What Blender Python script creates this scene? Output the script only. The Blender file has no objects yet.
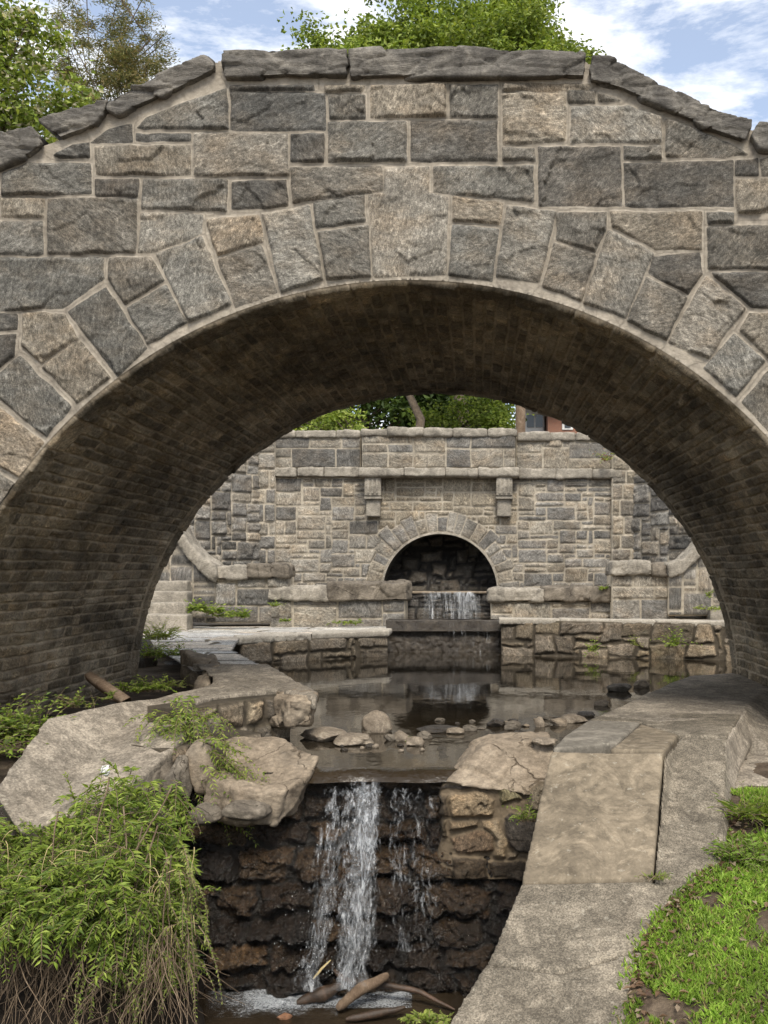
import bpy, bmesh, math, random
import numpy as np
from mathutils import Vector
rnd = random.Random(7)
sc = bpy.context.scene
col = sc.collection
F = 1000.0; EYE = 1.6; CX, CY = 476.0, 572.0

def W(px, py, Y):            # point at depth Y along a sight line of the survey
    return ((px-CX)*Y/F, Y, EYE-(py-CY)*Y/F)
def G(px, py, z):            # point at level z
    Y = F*(EYE-z)/(py-CY)
    return ((px-CX)*Y/F, Y, z)

# ---------------------------------------------------------------- noise
def _h(ix, iy, iz, s):
    n = (ix*374761393 + iy*668265263 + iz*2147483647 + s*1274126177) & 0xffffffff
    n = ((n ^ (n >> 13))*1274126177) & 0xffffffff
    n = n ^ (n >> 16)
    return (n & 0xffff)/65535.0
def vn(P, s=0):
    P = np.asarray(P, float)
    if P.shape[1] == 2: P = np.c_[P, np.zeros(len(P))]
    I = np.floor(P).astype(np.int64); f = P-I; f = f*f*(3-2*f)
    r = 0
    for a in (0, 1):
        wa = f[:, 0] if a else 1-f[:, 0]
        for b in (0, 1):
            wb = f[:, 1] if b else 1-f[:, 1]
            for c in (0, 1):
                wc = f[:, 2] if c else 1-f[:, 2]
                r = r+wa*wb*wc*_h(I[:, 0]+a, I[:, 1]+b, I[:, 2]+c, s)
    return r*2-1
def fbm(P, o=4, s=0, g=.5):
    P = np.asarray(P, float); a = 1; t = 0; r = 0
    for k in range(o):
        r = r+a*vn(P*2**k+k*7.3, s+k); t += a; a *= g
    return r/t
def facet(P, s=0, sl=.8):    # broken facets: each cell its own tilted plane
    I = np.floor(P).astype(np.int64)
    offs = [(a, b) for a in (-1, 0, 1) for b in (-1, 0, 1)]
    best = np.full(len(P), 1e9); val = np.zeros(len(P))
    for a, b in offs:
        cx = I[:, 0]+a; cy = I[:, 1]+b
        px = cx+_h(cx, cy, 1, s); py = cy+_h(cx, cy, 2, s)
        dx = P[:, 0]-px; dy = P[:, 1]-py; d = dx*dx+dy*dy
        v = (_h(cx, cy, 3, s)-.5)*.8+(_h(cx, cy, 4, s)-.5)*sl*2*dx+(_h(cx, cy, 5, s)-.5)*sl*2*dy
        m = d < best; best[m] = d[m]; val[m] = v[m]
    return val
def facet3(P, s=0, sl=.9):
    P = P+.25*np.stack([vn(P*1.3+9*k, s+k) for k in range(3)], 1)
    I = np.floor(P).astype(np.int64); best = np.full(len(P), 1e9); sec = np.full(len(P), 1e9); val = np.zeros(len(P))
    for a in (-1, 0, 1):
        for b in (-1, 0, 1):
            for c in (-1, 0, 1):
                q = I+np.array([a, b, c]); h = [_h(q[:, 0], q[:, 1], q[:, 2], s+11*k) for k in range(7)]
                dl = P-(q+np.stack(h[:3], 1)); d = (dl**2).sum(1); v = (h[3]-.5)*.9+sl*2*((h[4]-.5)*dl[:, 0]+(h[5]-.5)*dl[:, 1]+(h[6]-.5)*dl[:, 2])
                m = d < best; sec = np.where(m, best, np.minimum(sec, d)); best = np.where(m, d, best); val = np.where(m, v, val)
    return val-.45*np.exp(-((np.sqrt(sec)-np.sqrt(best))/.07)**2)
def sstep(x, a, b):
    t = np.clip((x-a)/(b-a), 0, 1); return t*t*(3-2*t)

# ---------------------------------------------------------------- objects
def mkmesh(name, V, Fc, attrs=None, smooth=True):
    V = np.asarray(V, np.float32); me = bpy.data.meshes.new(name)
    me.vertices.add(len(V)); me.vertices.foreach_set('co', V.ravel())
    if isinstance(Fc, np.ndarray):
        n, k = Fc.shape; idx = Fc.ravel(); st = np.arange(n)*k; tot = np.full(n, k)
    else:
        tot = np.array([len(f) for f in Fc]); n = len(tot); idx = np.array([i for f in Fc for i in f]); st = np.r_[0, np.cumsum(tot)[:-1]]
    me.loops.add(len(idx)); me.polygons.add(n)
    me.loops.foreach_set('vertex_index', idx.astype(np.int32))
    me.polygons.foreach_set('loop_start', st.astype(np.int32))
    me.update(calc_edges=True); me.validate()
    me.polygons.foreach_set('use_smooth', np.full(len(me.polygons), smooth))
    for k, a in (attrs or {}).items():
        a = np.asarray(a, np.float32)
        if a.ndim == 1:
            at = me.attributes.new(k, 'FLOAT', 'POINT'); at.data.foreach_set('value', a)
        else:
            at = me.attributes.new(k, 'FLOAT_COLOR', 'POINT')
            at.data.foreach_set('color', np.c_[a, np.ones(len(a), np.float32)].ravel())
    me.update()
    return me
def tag(o, label=None, cat=None, group=None, kind=None):
    if label: o['label'] = label
    if cat: o['category'] = cat
    if group: o['group'] = group
    if kind: o['kind'] = kind
    return o
def link(name, me, mat, parent=None):
    """mesh given in place; origin goes to the parent's root or to the base of the mesh"""
    o = bpy.data.objects.new(name, me); col.objects.link(o)
    if mat and not me.materials: me.materials.append(mat)
    n = len(me.vertices); co = np.empty(n*3, np.float32); me.vertices.foreach_get('co', co); co = co.reshape(-1, 3)
    if parent is not None:
        r = parent; base = np.zeros(3)
        while r is not None: base += np.array(r.location); r = r.parent
        o.parent = parent
    else:
        base = np.array([(co[:, 0].min()+co[:, 0].max())/2, (co[:, 1].min()+co[:, 1].max())/2, co[:, 2].min()]); o.location = base
    me.vertices.foreach_set('co', (co-base).astype(np.float32).ravel()); me.update()
    return o
def thing(name, label, cat, loc=(0, 0, 0), group=None):
    o = bpy.data.objects.new(name, None); col.objects.link(o); o.location = loc; o.empty_display_size = .2
    return tag(o, label, cat, group)
def copytree(o, parent=None):
    c = o.copy(); col.objects.link(c); c.parent = parent
    for ch in list(o.children): copytree(ch, c)
    return c

# ---------------------------------------------------------------- materials
class NT:
    def __init__(s, name):
        s.m = bpy.data.materials.new(name); s.m.use_nodes = True; s.t = s.m.node_tree; s.t.nodes.clear()
        s.out = s.n('ShaderNodeOutputMaterial'); s.tc = s.n('ShaderNodeTexCoord').outputs['Object']
    def n(s, typ, **k):
        n = s.t.nodes.new(typ)
        for a, b in k.items(): setattr(n, a, b)
        return n
    def put(s, sock, v):
        if isinstance(v, bpy.types.NodeSocket): s.t.links.new(v, sock)
        elif v is not None:
            if isinstance(v, (tuple, list)) and len(v) == 3 and sock.type == 'RGBA': v = (*v, 1)
            sock.default_value = v
    def noise(s, scale, det=5, rough=.6, vec=None, stretch=None, dist=0):
        v = vec or s.tc
        if stretch:
            mp = s.n('ShaderNodeMapping'); s.put(mp.inputs['Vector'], v); mp.inputs['Scale'].default_value = stretch; v = mp.outputs[0]
        n = s.n('ShaderNodeTexNoise'); s.put(n.inputs['Vector'], v); n.inputs['Scale'].default_value = scale
        n.inputs['Detail'].default_value = det; n.inputs['Roughness'].default_value = rough; n.inputs['Distortion'].default_value = dist
        return n.outputs['Fac']
    def voro(s, scale, feat='F1', rnd=1):
        n = s.n('ShaderNodeTexVoronoi', feature=feat); s.put(n.inputs['Vector'], s.tc); n.inputs['Scale'].default_value = scale
        return n
    def ramp(s, f, stops):
        r = s.n('ShaderNodeValToRGB'); s.put(r.inputs[0], f); e = r.color_ramp.elements
        while len(e) < len(stops): e.new(.5)
        for i, (p, c) in enumerate(stops):
            e[i].position = p
            if not isinstance(c, (tuple, list)): c = (c, c, c)
            e[i].color = (*c, 1)
        return r.outputs[0]
    def mix(s, f, a, b, mode='MIX'):
        m = s.n('ShaderNodeMix', data_type='RGBA', blend_type=mode); s.put(m.inputs[0], f); s.put(m.inputs[6], a); s.put(m.inputs[7], b)
        return m.outputs[2]
    def mth(s, op, a, b=None, c=None, clamp=False):
        m = s.n('ShaderNodeMath', operation=op, use_clamp=clamp); s.put(m.inputs[0], a)
        if b is not None: s.put(m.inputs[1], b)
        if c is not None: s.put(m.inputs[2], c)
        return m.outputs[0]
    def attr(s, name, fac=False):
        a = s.n('ShaderNodeAttribute', attribute_name=name); return a.outputs['Fac' if fac else 'Color']
    def bump(s, h, strength, dist=.01, nrm=None):
        b = s.n('ShaderNodeBump'); s.put(b.inputs['Height'], h); b.inputs['Strength'].default_value = strength; b.inputs['Distance'].default_value = dist
        if nrm: s.put(b.inputs['Normal'], nrm)
        return b.outputs[0]
    def bsdf(s, color, rough=.8, nrm=None, link=True, **k):
        b = s.n('ShaderNodeBsdfPrincipled'); s.put(b.inputs['Base Color'], color); s.put(b.inputs['Roughness'], rough)
        if nrm: s.put(b.inputs['Normal'], nrm)
        for a, v in k.items(): s.put(b.inputs[a.replace('_', ' ')], v)
        if link: s.t.links.new(b.outputs[0], s.out.inputs[0])
        return b.outputs[0]

def m_masonry(name, mortar=(.40, .34, .27), gain=1.0, grime=.5, e0=.0, e1=.012, wet=None, stria=(1, 1, 3.5), warm=(1.25, 1.02, .78), lich=.35, fs=1.0, moss=0, lime=0):
    s = NT(name)
    tint = s.attr('tint'); edge = s.attr('edge', True)
    n1 = s.noise(3.1*fs, 8, .7, dist=.6); gr = s.attr('grain'); n2 = s.noise(24*fs, 7, .74, vec=gr, stretch=(1, 1.6, 1), dist=.3); n3 = s.noise(110*fs, 4, .75)
    v = s.ramp(n1, [(.3, .62), (.5, .97), (.72, 1.4)])
    v2 = s.ramp(n2, [(.32, .42), (.5, .97), (.68, 1.75)])
    v3 = s.ramp(n3, [(.34, .5), (.64, 1.5)])
    c = s.mix(1, tint, v, 'MULTIPLY'); c = s.mix(1, c, v2, 'MULTIPLY'); c = s.mix(1, c, v3, 'MULTIPLY')
    sv = s.ramp(s.noise(7*fs, 8, .78, vec=gr, stretch=(.5, 3.2, 1), dist=.9), [(.47, 1), (.5, .45), (.53, 1)]); c = s.mix(.55, c, s.mix(1, c, sv, 'MULTIPLY'))
    lt = s.ramp(s.noise(9*fs, 8, .8, vec=gr, stretch=(.6, 2.4, 1), dist=1.2), [(.55, 1), (.64, 1.75)]); c = s.mix(1, c, lt, 'MULTIPLY')
    wm = s.ramp(s.noise(2.3*fs, 5, .65, stretch=(1, 1, 1.7)), [(.45, 0), (.68, 1)])
    c = s.mix(s.mth('MULTIPLY', wm, .42), c, s.mix(1, c, warm, 'MULTIPLY'))
    li = s.ramp(s.noise(7*fs, 7, .75), [(.56, 0), (.66, 1)])
    c = s.mix(s.mth('MULTIPLY', li, lich), c, (.36*gain, .33*gain, .28*gain))
    mcol = s.mix(1, mortar, s.ramp(s.noise(9, 6, .7), [(.3, .6), (.7, 1.25)]), 'MULTIPLY')
    ew = s.mth('ADD', edge, s.mth('MULTIPLY', s.mth('SUBTRACT', s.noise(40, 4), .5), e1*1.2))
    mr = s.n('ShaderNodeMapRange', interpolation_type='SMOOTHSTEP'); s.put(mr.inputs[0], ew); mr.inputs[1].default_value = e0; mr.inputs[2].default_value = e1
    c = s.mix(mr.outputs[0], mcol, c)
    g = s.ramp(s.noise(.75, 6, .7, stretch=(1.4, 1.4, .6)), [(.38, 1), (.7, 1-grime)])
    c = s.mix(1, c, g, 'MULTIPLY')
    if lime:
        c = s.mix(s.mth('MULTIPLY', s.ramp(s.noise(2.6, 9, .74, stretch=(1, .3, 1), dist=.8), [(.52, 0), (.66, 1)]), lime), c, (.50, .44, .34))
        c = s.mix(1, c, s.ramp(s.noise(1.1, 8, .75, stretch=(1, .5, 1), dist=.6), [(.40, 1), (.56, .5), (.66, .22)]), 'MULTIPLY')
    if moss:
        c = s.mix(s.mth('MULTIPLY', s.ramp(s.noise(1.8, 6, .75), [(.55, 0), (.72, 1)]), moss), c, (.07, .075, .03))
    nb = s.bump(n2, .8, .02); nb = s.bump(n3, .6, .006, nb)
    if wet: nb = s.bump(s.noise(24, 4, .6, dist=1.2), 1.0, .09, nb)
    if wet: s.bsdf(c, s.ramp(n1, [(.35, wet), (.7, wet+.22)]), nb, Specular_IOR_Level=.45, Coat_Weight=.55, Coat_Roughness=.035, Coat_IOR=1.6, Coat_Normal=s.bump(s.noise(70, 4, .65, dist=.8), 1.0, .03, nb))
    else: s.bsdf(c, .88, nb, Specular_IOR_Level=.3)
    return s.m
def m_rock(name, c1, c2, c3, rough=.85, scale=3.0, stretch=(1, 1, 2), speck=.5, bump=.6, spec=.3, stain=None, crack=0):
    s = NT(name)
    n1 = s.noise(scale, 9, .7, dist=.8); n2 = s.noise(scale*9, 7, .72, stretch=stretch); n3 = s.noise(220, 3, .7)
    c = s.ramp(n1, [(.3, c1), (.5, c2), (.7, c3)])
    c = s.mix(1, c, s.ramp(n2, [(.3, .6), (.5, 1), (.7, 1.45)]), 'MULTIPLY')
    c = s.mix(speck, c, s.mix(1, c, s.ramp(n3, [(.3, .5), (.5, 1), (.7, 1.7)]), 'MULTIPLY'))
    if stain: c = s.mix(s.ramp(s.noise(1.4, 5, .65), [(.5, 0), (.66, .8)]), c, stain)
    nb = s.bump(n2, bump, .015); nb = s.bump(n3, bump*.7, .004, nb)
    if crack:
        vd = s.n('ShaderNodeTexVoronoi', feature='DISTANCE_TO_EDGE'); vv = s.n('ShaderNodeVectorMath', operation='ADD')
        sc3 = s.n('ShaderNodeVectorMath', operation='SCALE'); nz = s.n('ShaderNodeTexNoise'); s.put(nz.inputs['Vector'], s.tc); nz.inputs['Scale'].default_value = 3.5; nz.inputs['Detail'].default_value = 6
        s.put(sc3.inputs[0], nz.outputs['Color']); sc3.inputs['Scale'].default_value = .45; s.put(vv.inputs[0], s.tc); s.put(vv.inputs[1], sc3.outputs[0])
        s.put(vd.inputs['Vector'], vv.outputs[0]); vd.inputs['Scale'].default_value = crack
        ck = s.ramp(s.mth('ADD', vd.outputs['Distance'], s.mth('MULTIPLY', s.mth('SUBTRACT', s.noise(5, 4), .42), .09)), [(.0, 0), (.018, 1)])
        c = s.mix(ck, s.mix(1, c, (.45, .42, .38), 'MULTIPLY'), c); nb = s.bump(ck, .8, .02, nb)
    s.bsdf(c, s.ramp(n1, [(.3, rough), (.7, min(1, rough+.1))]), nb, Specular_IOR_Level=spec)
    return s.m
def m_concrete(name, c1, c2, agg=.5, sc_=70, stain=.45):
    s = NT(name)
    n1 = s.noise(2.0, 8, .7, dist=.4); n2 = s.noise(14, 7, .7); v = s.voro(sc_)
    c = s.ramp(n1, [(.3, c1), (.7, c2)])
    c = s.mix(1, c, s.ramp(n2, [(.3, .7), (.5, 1), (.7, 1.25)]), 'MULTIPLY')
    bw = s.n('ShaderNodeRGBToBW'); s.put(bw.inputs[0], v.outputs['Color']); vc = s.mix(1, c, s.ramp(bw.outputs[0], [(.2, .28), (.5, .5), (.8, .78)]), 'MULTIPLY')
    vc = s.mix(1, vc, (1.9, 1.9, 1.9), 'MULTIPLY')
    c = s.mix(agg, c, vc)
    st = s.ramp(s.noise(1.1, 6, .7), [(.42, 1), (.68, 1-stain)]); c = s.mix(1, c, st, 'MULTIPLY')
    c = s.mix(1, c, s.ramp(s.noise(3.2, 8, .72, dist=1.0), [(.44, 1), (.52, .66), (.62, .78), (.7, .5)]), 'MULTIPLY')
    c = s.mix(s.mth('MULTIPLY', s.ramp(s.noise(17, 6, .7), [(.60, 0), (.66, 1)]), .4), c, (.42, .385, .31))
    c = s.mix(s.mth('MULTIPLY', s.ramp(s.noise(11, 6, .75), [(.62, 0), (.68, 1)]), .45), c, (.06, .052, .04))
    nb = s.bump(v.outputs['Distance'], .5*agg, .006); nb = s.bump(n2, .45, .01, nb)
    nb = s.bump(s.noise(120, 4, .7), .4, .003, nb)
    s.bsdf(c, .9, nb, Specular_IOR_Level=.25)
    return s.m
def m_leaf(name, trans=.35, rough=.55, gain=1.0):
    s = NT(name); c = s.mix(1, s.attr('tint'), (gain, gain, gain), 'MULTIPLY')
    b = s.bsdf(c, rough, link=False, Specular_IOR_Level=.3)
    t = s.n('ShaderNodeBsdfTranslucent'); s.put(t.inputs[0], s.mix(1, c, (1.5, 1.5, .7), 'MULTIPLY'))
    mx = s.n('ShaderNodeMixShader'); mx.inputs[0].default_value = trans
    s.t.links.new(b, mx.inputs[1]); s.t.links.new(t.outputs[0], mx.inputs[2]); s.t.links.new(mx.outputs[0], s.out.inputs[0])
    return s.m

M = {}
M['face'] = m_masonry('grey_rockface_stone', mortar=(.42, .37, .30), e0=-.004, e1=.002, lich=.25, grime=.3)
M['vault'] = m_masonry('vault_brick_stone', mortar=(.58, .48, .35), e0=-.002, e1=.011, grime=.45, lime=.5, lich=.3, gain=.9, fs=1.3, stria=(1, 1, 1))
M['wall'] = m_masonry('terrace_wall_stone', mortar=(.47, .415, .33), e0=-.003, e1=.011, grime=.4, fs=.8, lich=.25)
M['wetwall'] = m_masonry('wet_ledge_rock', mortar=(.018, .013, .008), e0=0, e1=.02, wet=.2, grime=.6, lich=.08, gain=.3)
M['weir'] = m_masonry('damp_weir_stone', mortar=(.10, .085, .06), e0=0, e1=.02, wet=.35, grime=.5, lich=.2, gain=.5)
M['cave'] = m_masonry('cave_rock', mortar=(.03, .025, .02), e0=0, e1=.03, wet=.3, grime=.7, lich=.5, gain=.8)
M['coping'] = m_rock('dark_coping_stone', (.06, .055, .05), (.13, .12, .105), (.30, .275, .235), stretch=(1, 1, 4), scale=3.5, bump=1.0, speck=.8)
M['palecap'] = m_rock('pale_flag_edge', (.24, .215, .18), (.36, .325, .27), (.46, .42, .35), scale=3)
M['capstone'] = m_rock('weathered_cap_stone', (.12, .108, .09), (.25, .225, .185), (.40, .36, .30), scale=2.4)
M['tan'] = m_rock('tan_rock', (.12, .095, .068), (.23, .185, .135), (.36, .30, .225), scale=2.2, stain=(.13, .11, .085), crack=1.7)
M['greyrock'] = m_rock('grey_rock', (.06, .05, .04), (.135, .115, .09), (.25, .215, .17), scale=2.4, crack=2.5)
M['darkrock'] = m_rock('damp_dark_rock', (.018, .014, .01), (.04, .031, .022), (.09, .072, .052), rough=.25, scale=5, spec=.5, bump=1.0)
M['pebble'] = m_rock('stream_stone', (.09, .072, .052), (.22, .18, .135), (.40, .345, .27), scale=6, rough=.6)
M['redrock'] = m_rock('rusty_stone', (.10, .06, .04), (.22, .11, .06), (.30, .2, .13), scale=8)
M['concrete'] = m_concrete('old_concrete', (.235, .20, .158), (.40, .35, .28), agg=.55)
M['concrete2'] = m_concrete('pebbly_concrete', (.17, .145, .11), (.30, .26, .20), agg=.8, sc_=130)
M['slate'] = m_concrete('worn_sandstone_slab', (.17, .14, .10), (.36, .295, .21), agg=.1, stain=.6)
M['bluestone'] = m_concrete('bluestone_slab', (.19, .17, .14), (.29, .262, .215), agg=.1)
M['paving'] = m_masonry('flagstone_paving', mortar=(.13, .11, .08), e0=0, e1=.02, grime=.3, lich=.35, fs=.7, warm=(1.2, 1.02, .8))
M['shadesoil'] = m_rock('root_shade_soil', (.012, .009, .006), (.022, .016, .011), (.04, .03, .02), rough=.9, scale=4, stretch=(1, 1, 1))  # soil colour taken near black to paint the shadow behind the roots
M['soil'] = m_rock('soil', (.035, .026, .018), (.075, .055, .038), (.15, .115, .08), rough=.95, scale=4, stretch=(1, 1, 1))
M['bark'] = m_rock('bark', (.05, .037, .027), (.10, .077, .056), (.17, .135, .10), rough=.9, scale=6, stretch=(1, 1, .25))
M['wood'] = m_rock('weathered_wood', (.08, .05, .03), (.17, .12, .08), (.28, .22, .16), rough=.8, scale=5, stretch=(4, 1, 1))
M['wetwood'] = m_rock('wet_wood', (.02, .013, .009), (.05, .032, .02), (.12, .07, .045), rough=.35, scale=5, stretch=(1, 1, 1), spec=.5)
M['straw'] = m_rock('straw', (.4, .3, .15), (.5, .4, .2), (.6, .5, .3), rough=.8, scale=20)
M['root'] = m_rock('dry_roots', (.10, .07, .045), (.20, .145, .095), (.32, .25, .18), rough=.9, scale=20)
M['leaf'] = m_leaf('leaves'); M['leaf_far'] = m_leaf('tree_leaves', .3)
M['brick'] = None

def m_water(name, base, bump, scale, rough=.03, stretch=(1, 1, 1), b2=.0):
    s = NT(name)
    n = s.noise(scale, 3, .5, stretch=stretch); nb = s.bump(n, bump, .02)
    if b2: nb = s.bump(s.noise(scale*6, 3, .6, stretch=stretch), b2, .01, nb)
    s.bsdf(s.ramp(s.noise(1.2, 4, .6), [(.35, base), (.7, tuple(v*2.0 for v in base))]), rough, nb, IOR=1.42, Specular_IOR_Level=.6)
    return s.m
M['pool'] = m_water('still_pool_water', (.018, .014, .009), .16, 3.0, .03, (1, .55, 1), .05)
M['pool2'] = m_water('churned_water', (.022, .016, .010), .9, 9, .08, (1, 1, 1), .5)
def m_fall(name, st=(1, 1, .24), s0=13):
    s = NT(name)
    f = s.noise(s0, 7, .74, stretch=st, dist=1.6); f2 = s.noise(s0*3.6, 4, .65, stretch=st, dist=.6)
    dn = s.attr('dens', True)
    v = s.mth('ADD', s.mth('ADD', s.mth('MULTIPLY', f, 1.5), s.mth('MULTIPLY', f2, .55)), s.mth('SUBTRACT', dn, 1.33))
    al = s.ramp(v, [(.0, 0), (.2, .26), (.5, .9)])
    colr = s.ramp(s.mth('ADD', s.mth('MULTIPLY', f2, .6), s.mth('MULTIPLY', f, .4)), [(.36, (.22, .25, .27)), (.5, (.55, .58, .61)), (.62, (.86, .88, .9))])
    b = s.bsdf(colr, .22, s.bump(f2, .9, .02, s.bump(f, .8, .05)), link=False, IOR=1.33)
    t = s.n('ShaderNodeBsdfTransparent'); mx = s.n('ShaderNodeMixShader'); s.put(mx.inputs[0], al)
    s.t.links.new(t.outputs[0], mx.inputs[1]); s.t.links.new(b, mx.inputs[2]); s.t.links.new(mx.outputs[0], s.out.inputs[0])
    return s.m
M['fall'] = m_fall('falling_water'); M['curtain'] = m_fall('dripping_curtain', (1, 1, .12), 7); M['froth'] = m_fall('froth', (1, 1, 1), 22)
s_ = NT('white_water'); s_.bsdf((.75, .78, .80), .2, s_.bump(s_.noise(60, 4, .6), .6, .01), IOR=1.33, Transmission_Weight=.35); M['foam'] = s_.m
s_ = NT('white_paint'); s_.bsdf(s_.ramp(s_.noise(6, 4), [(.3, (.6, .6, .58)), (.7, (.75, .75, .73))]), .6); M['white'] = s_.m
s_ = NT('window_glass'); s_.bsdf((.03, .04, .05), .08); M['glass'] = s_.m
s_ = NT('brick_masonry'); bt = s_.n('ShaderNodeTexBrick'); s_.put(bt.inputs['Vector'], s_.tc)
mp = s_.n('ShaderNodeMapping'); s_.put(mp.inputs[0], s_.tc); mp.inputs['Rotation'].default_value = (math.pi/2, 0, 0); s_.put(bt.inputs['Vector'], mp.outputs[0])
bt.inputs['Scale'].default_value = 4; bt.inputs['Color1'].default_value = (.28, .11, .06, 1); bt.inputs['Color2'].default_value = (.22, .085, .05, 1); bt.inputs['Mortar'].default_value = (.3, .25, .2, 1)
s_.bsdf(bt.outputs[0], .85); M['brick'] = s_.m
s_ = NT('roof_shingle'); s_.bsdf(s_.ramp(s_.noise(8, 4), [(.3, (.06, .06, .06)), (.7, (.12, .115, .11))]), .9); M['shingle'] = s_.m

# ---------------------------------------------------------------- masonry height fields
def sdpoly(P, poly):
    poly = np.asarray(poly, float); n = len(poly)
    d = np.full(len(P), 1e18); ins = np.zeros(len(P), bool)
    for i in range(n):
        a = poly[i]; b = poly[(i+1) % n]; e = b-a; w = P-a
        t = np.clip((w@e)/max(e@e, 1e-12), 0, 1); q = w-t[:, None]*e
        d = np.minimum(d, (q*q).sum(1))
        c = ((a[1] <= P[:, 1]) & (b[1] > P[:, 1])) | ((b[1] <= P[:, 1]) & (a[1] > P[:, 1]))
        if abs(e[1]) > 1e-12:
            xx = a[0]+(P[:, 1]-a[1])*e[0]/e[1]; ins ^= c & (P[:, 0] < xx)
    return np.where(ins, 1, -1)*np.sqrt(d)
def sneck(u0, u1, v0, v1, cell, ws=(2, 6), hs=(1, 4), seed=0, joint=.012, jit=.15, asp=1.0):
    r = random.Random(seed); nu = int(round((u1-u0)/(cell*asp))); nv = int(round((v1-v0)/cell))
    cu = (u1-u0)/nu; cv = (v1-v0)/nv
    g = np.zeros((nv, nu), int); out = []
    JU = np.array([[r.uniform(-jit, jit) for _ in range(nu+1)] for _ in range(nv+1)])
    for j in range(nv):
        for i in range(nu):
            if g[j, i]: continue
            w = r.randint(*ws); h = r.randint(*hs)
            if w < h: h = max(1, w-1)
            w = min(w, nu-i); h = min(h, nv-j)
            for k in range(w):
                if g[j, i+k]: w = k; break
            if nu-(i+w) == 1 and not g[j, i+w:i+w+1].any(): w += 1
            g[j:j+h, i:i+w] = 1
            k = joint/2; ju = lambda ii, jj: JU[jj, ii]*cu if 0 < ii < nu else 0
            jv = lambda ii, jj: JU[jj, ii]*cv*.6 if 0 < jj < nv else 0
            P = lambda ii, jj, su, sv: (u0+ii*cu+ju(ii, jj)+su*k, v0+jj*cv+jv(ii, jj)+sv*k)
            out.append([P(i, j, 1, 1), P(i+w, j, -1, 1), P(i+w, j+h, -1, -1), P(i, j+h, 1, -1)])
    return out
def courses(u0, u1, v0, v1, hr, wr, seed=0, joint=.01):
    r = random.Random(seed); out = []; v = v0; k = joint/2
    while v < v1-1e-6:
        h = min(r.uniform(*hr), v1-v)
        if v1-(v+h) < hr[0]*.5: h = v1-v
        u = u0-r.uniform(0, wr[0])
        while u < u1:
            w = r.uniform(*wr); a = max(u, u0)+k; b = min(u+w, u1)-k
            if b-a > joint: out.append([(a, v+k), (b, v+k), (b, v+h-k), (a, v+h-k)])
            u += w
        v += h
    return out
GREYS = [(.17, .155, .14), (.12, .11, .10), (.205, .185, .16), (.15, .14, .13), (.225, .20, .165), (.10, .094, .088), (.18, .16, .13)]
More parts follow.
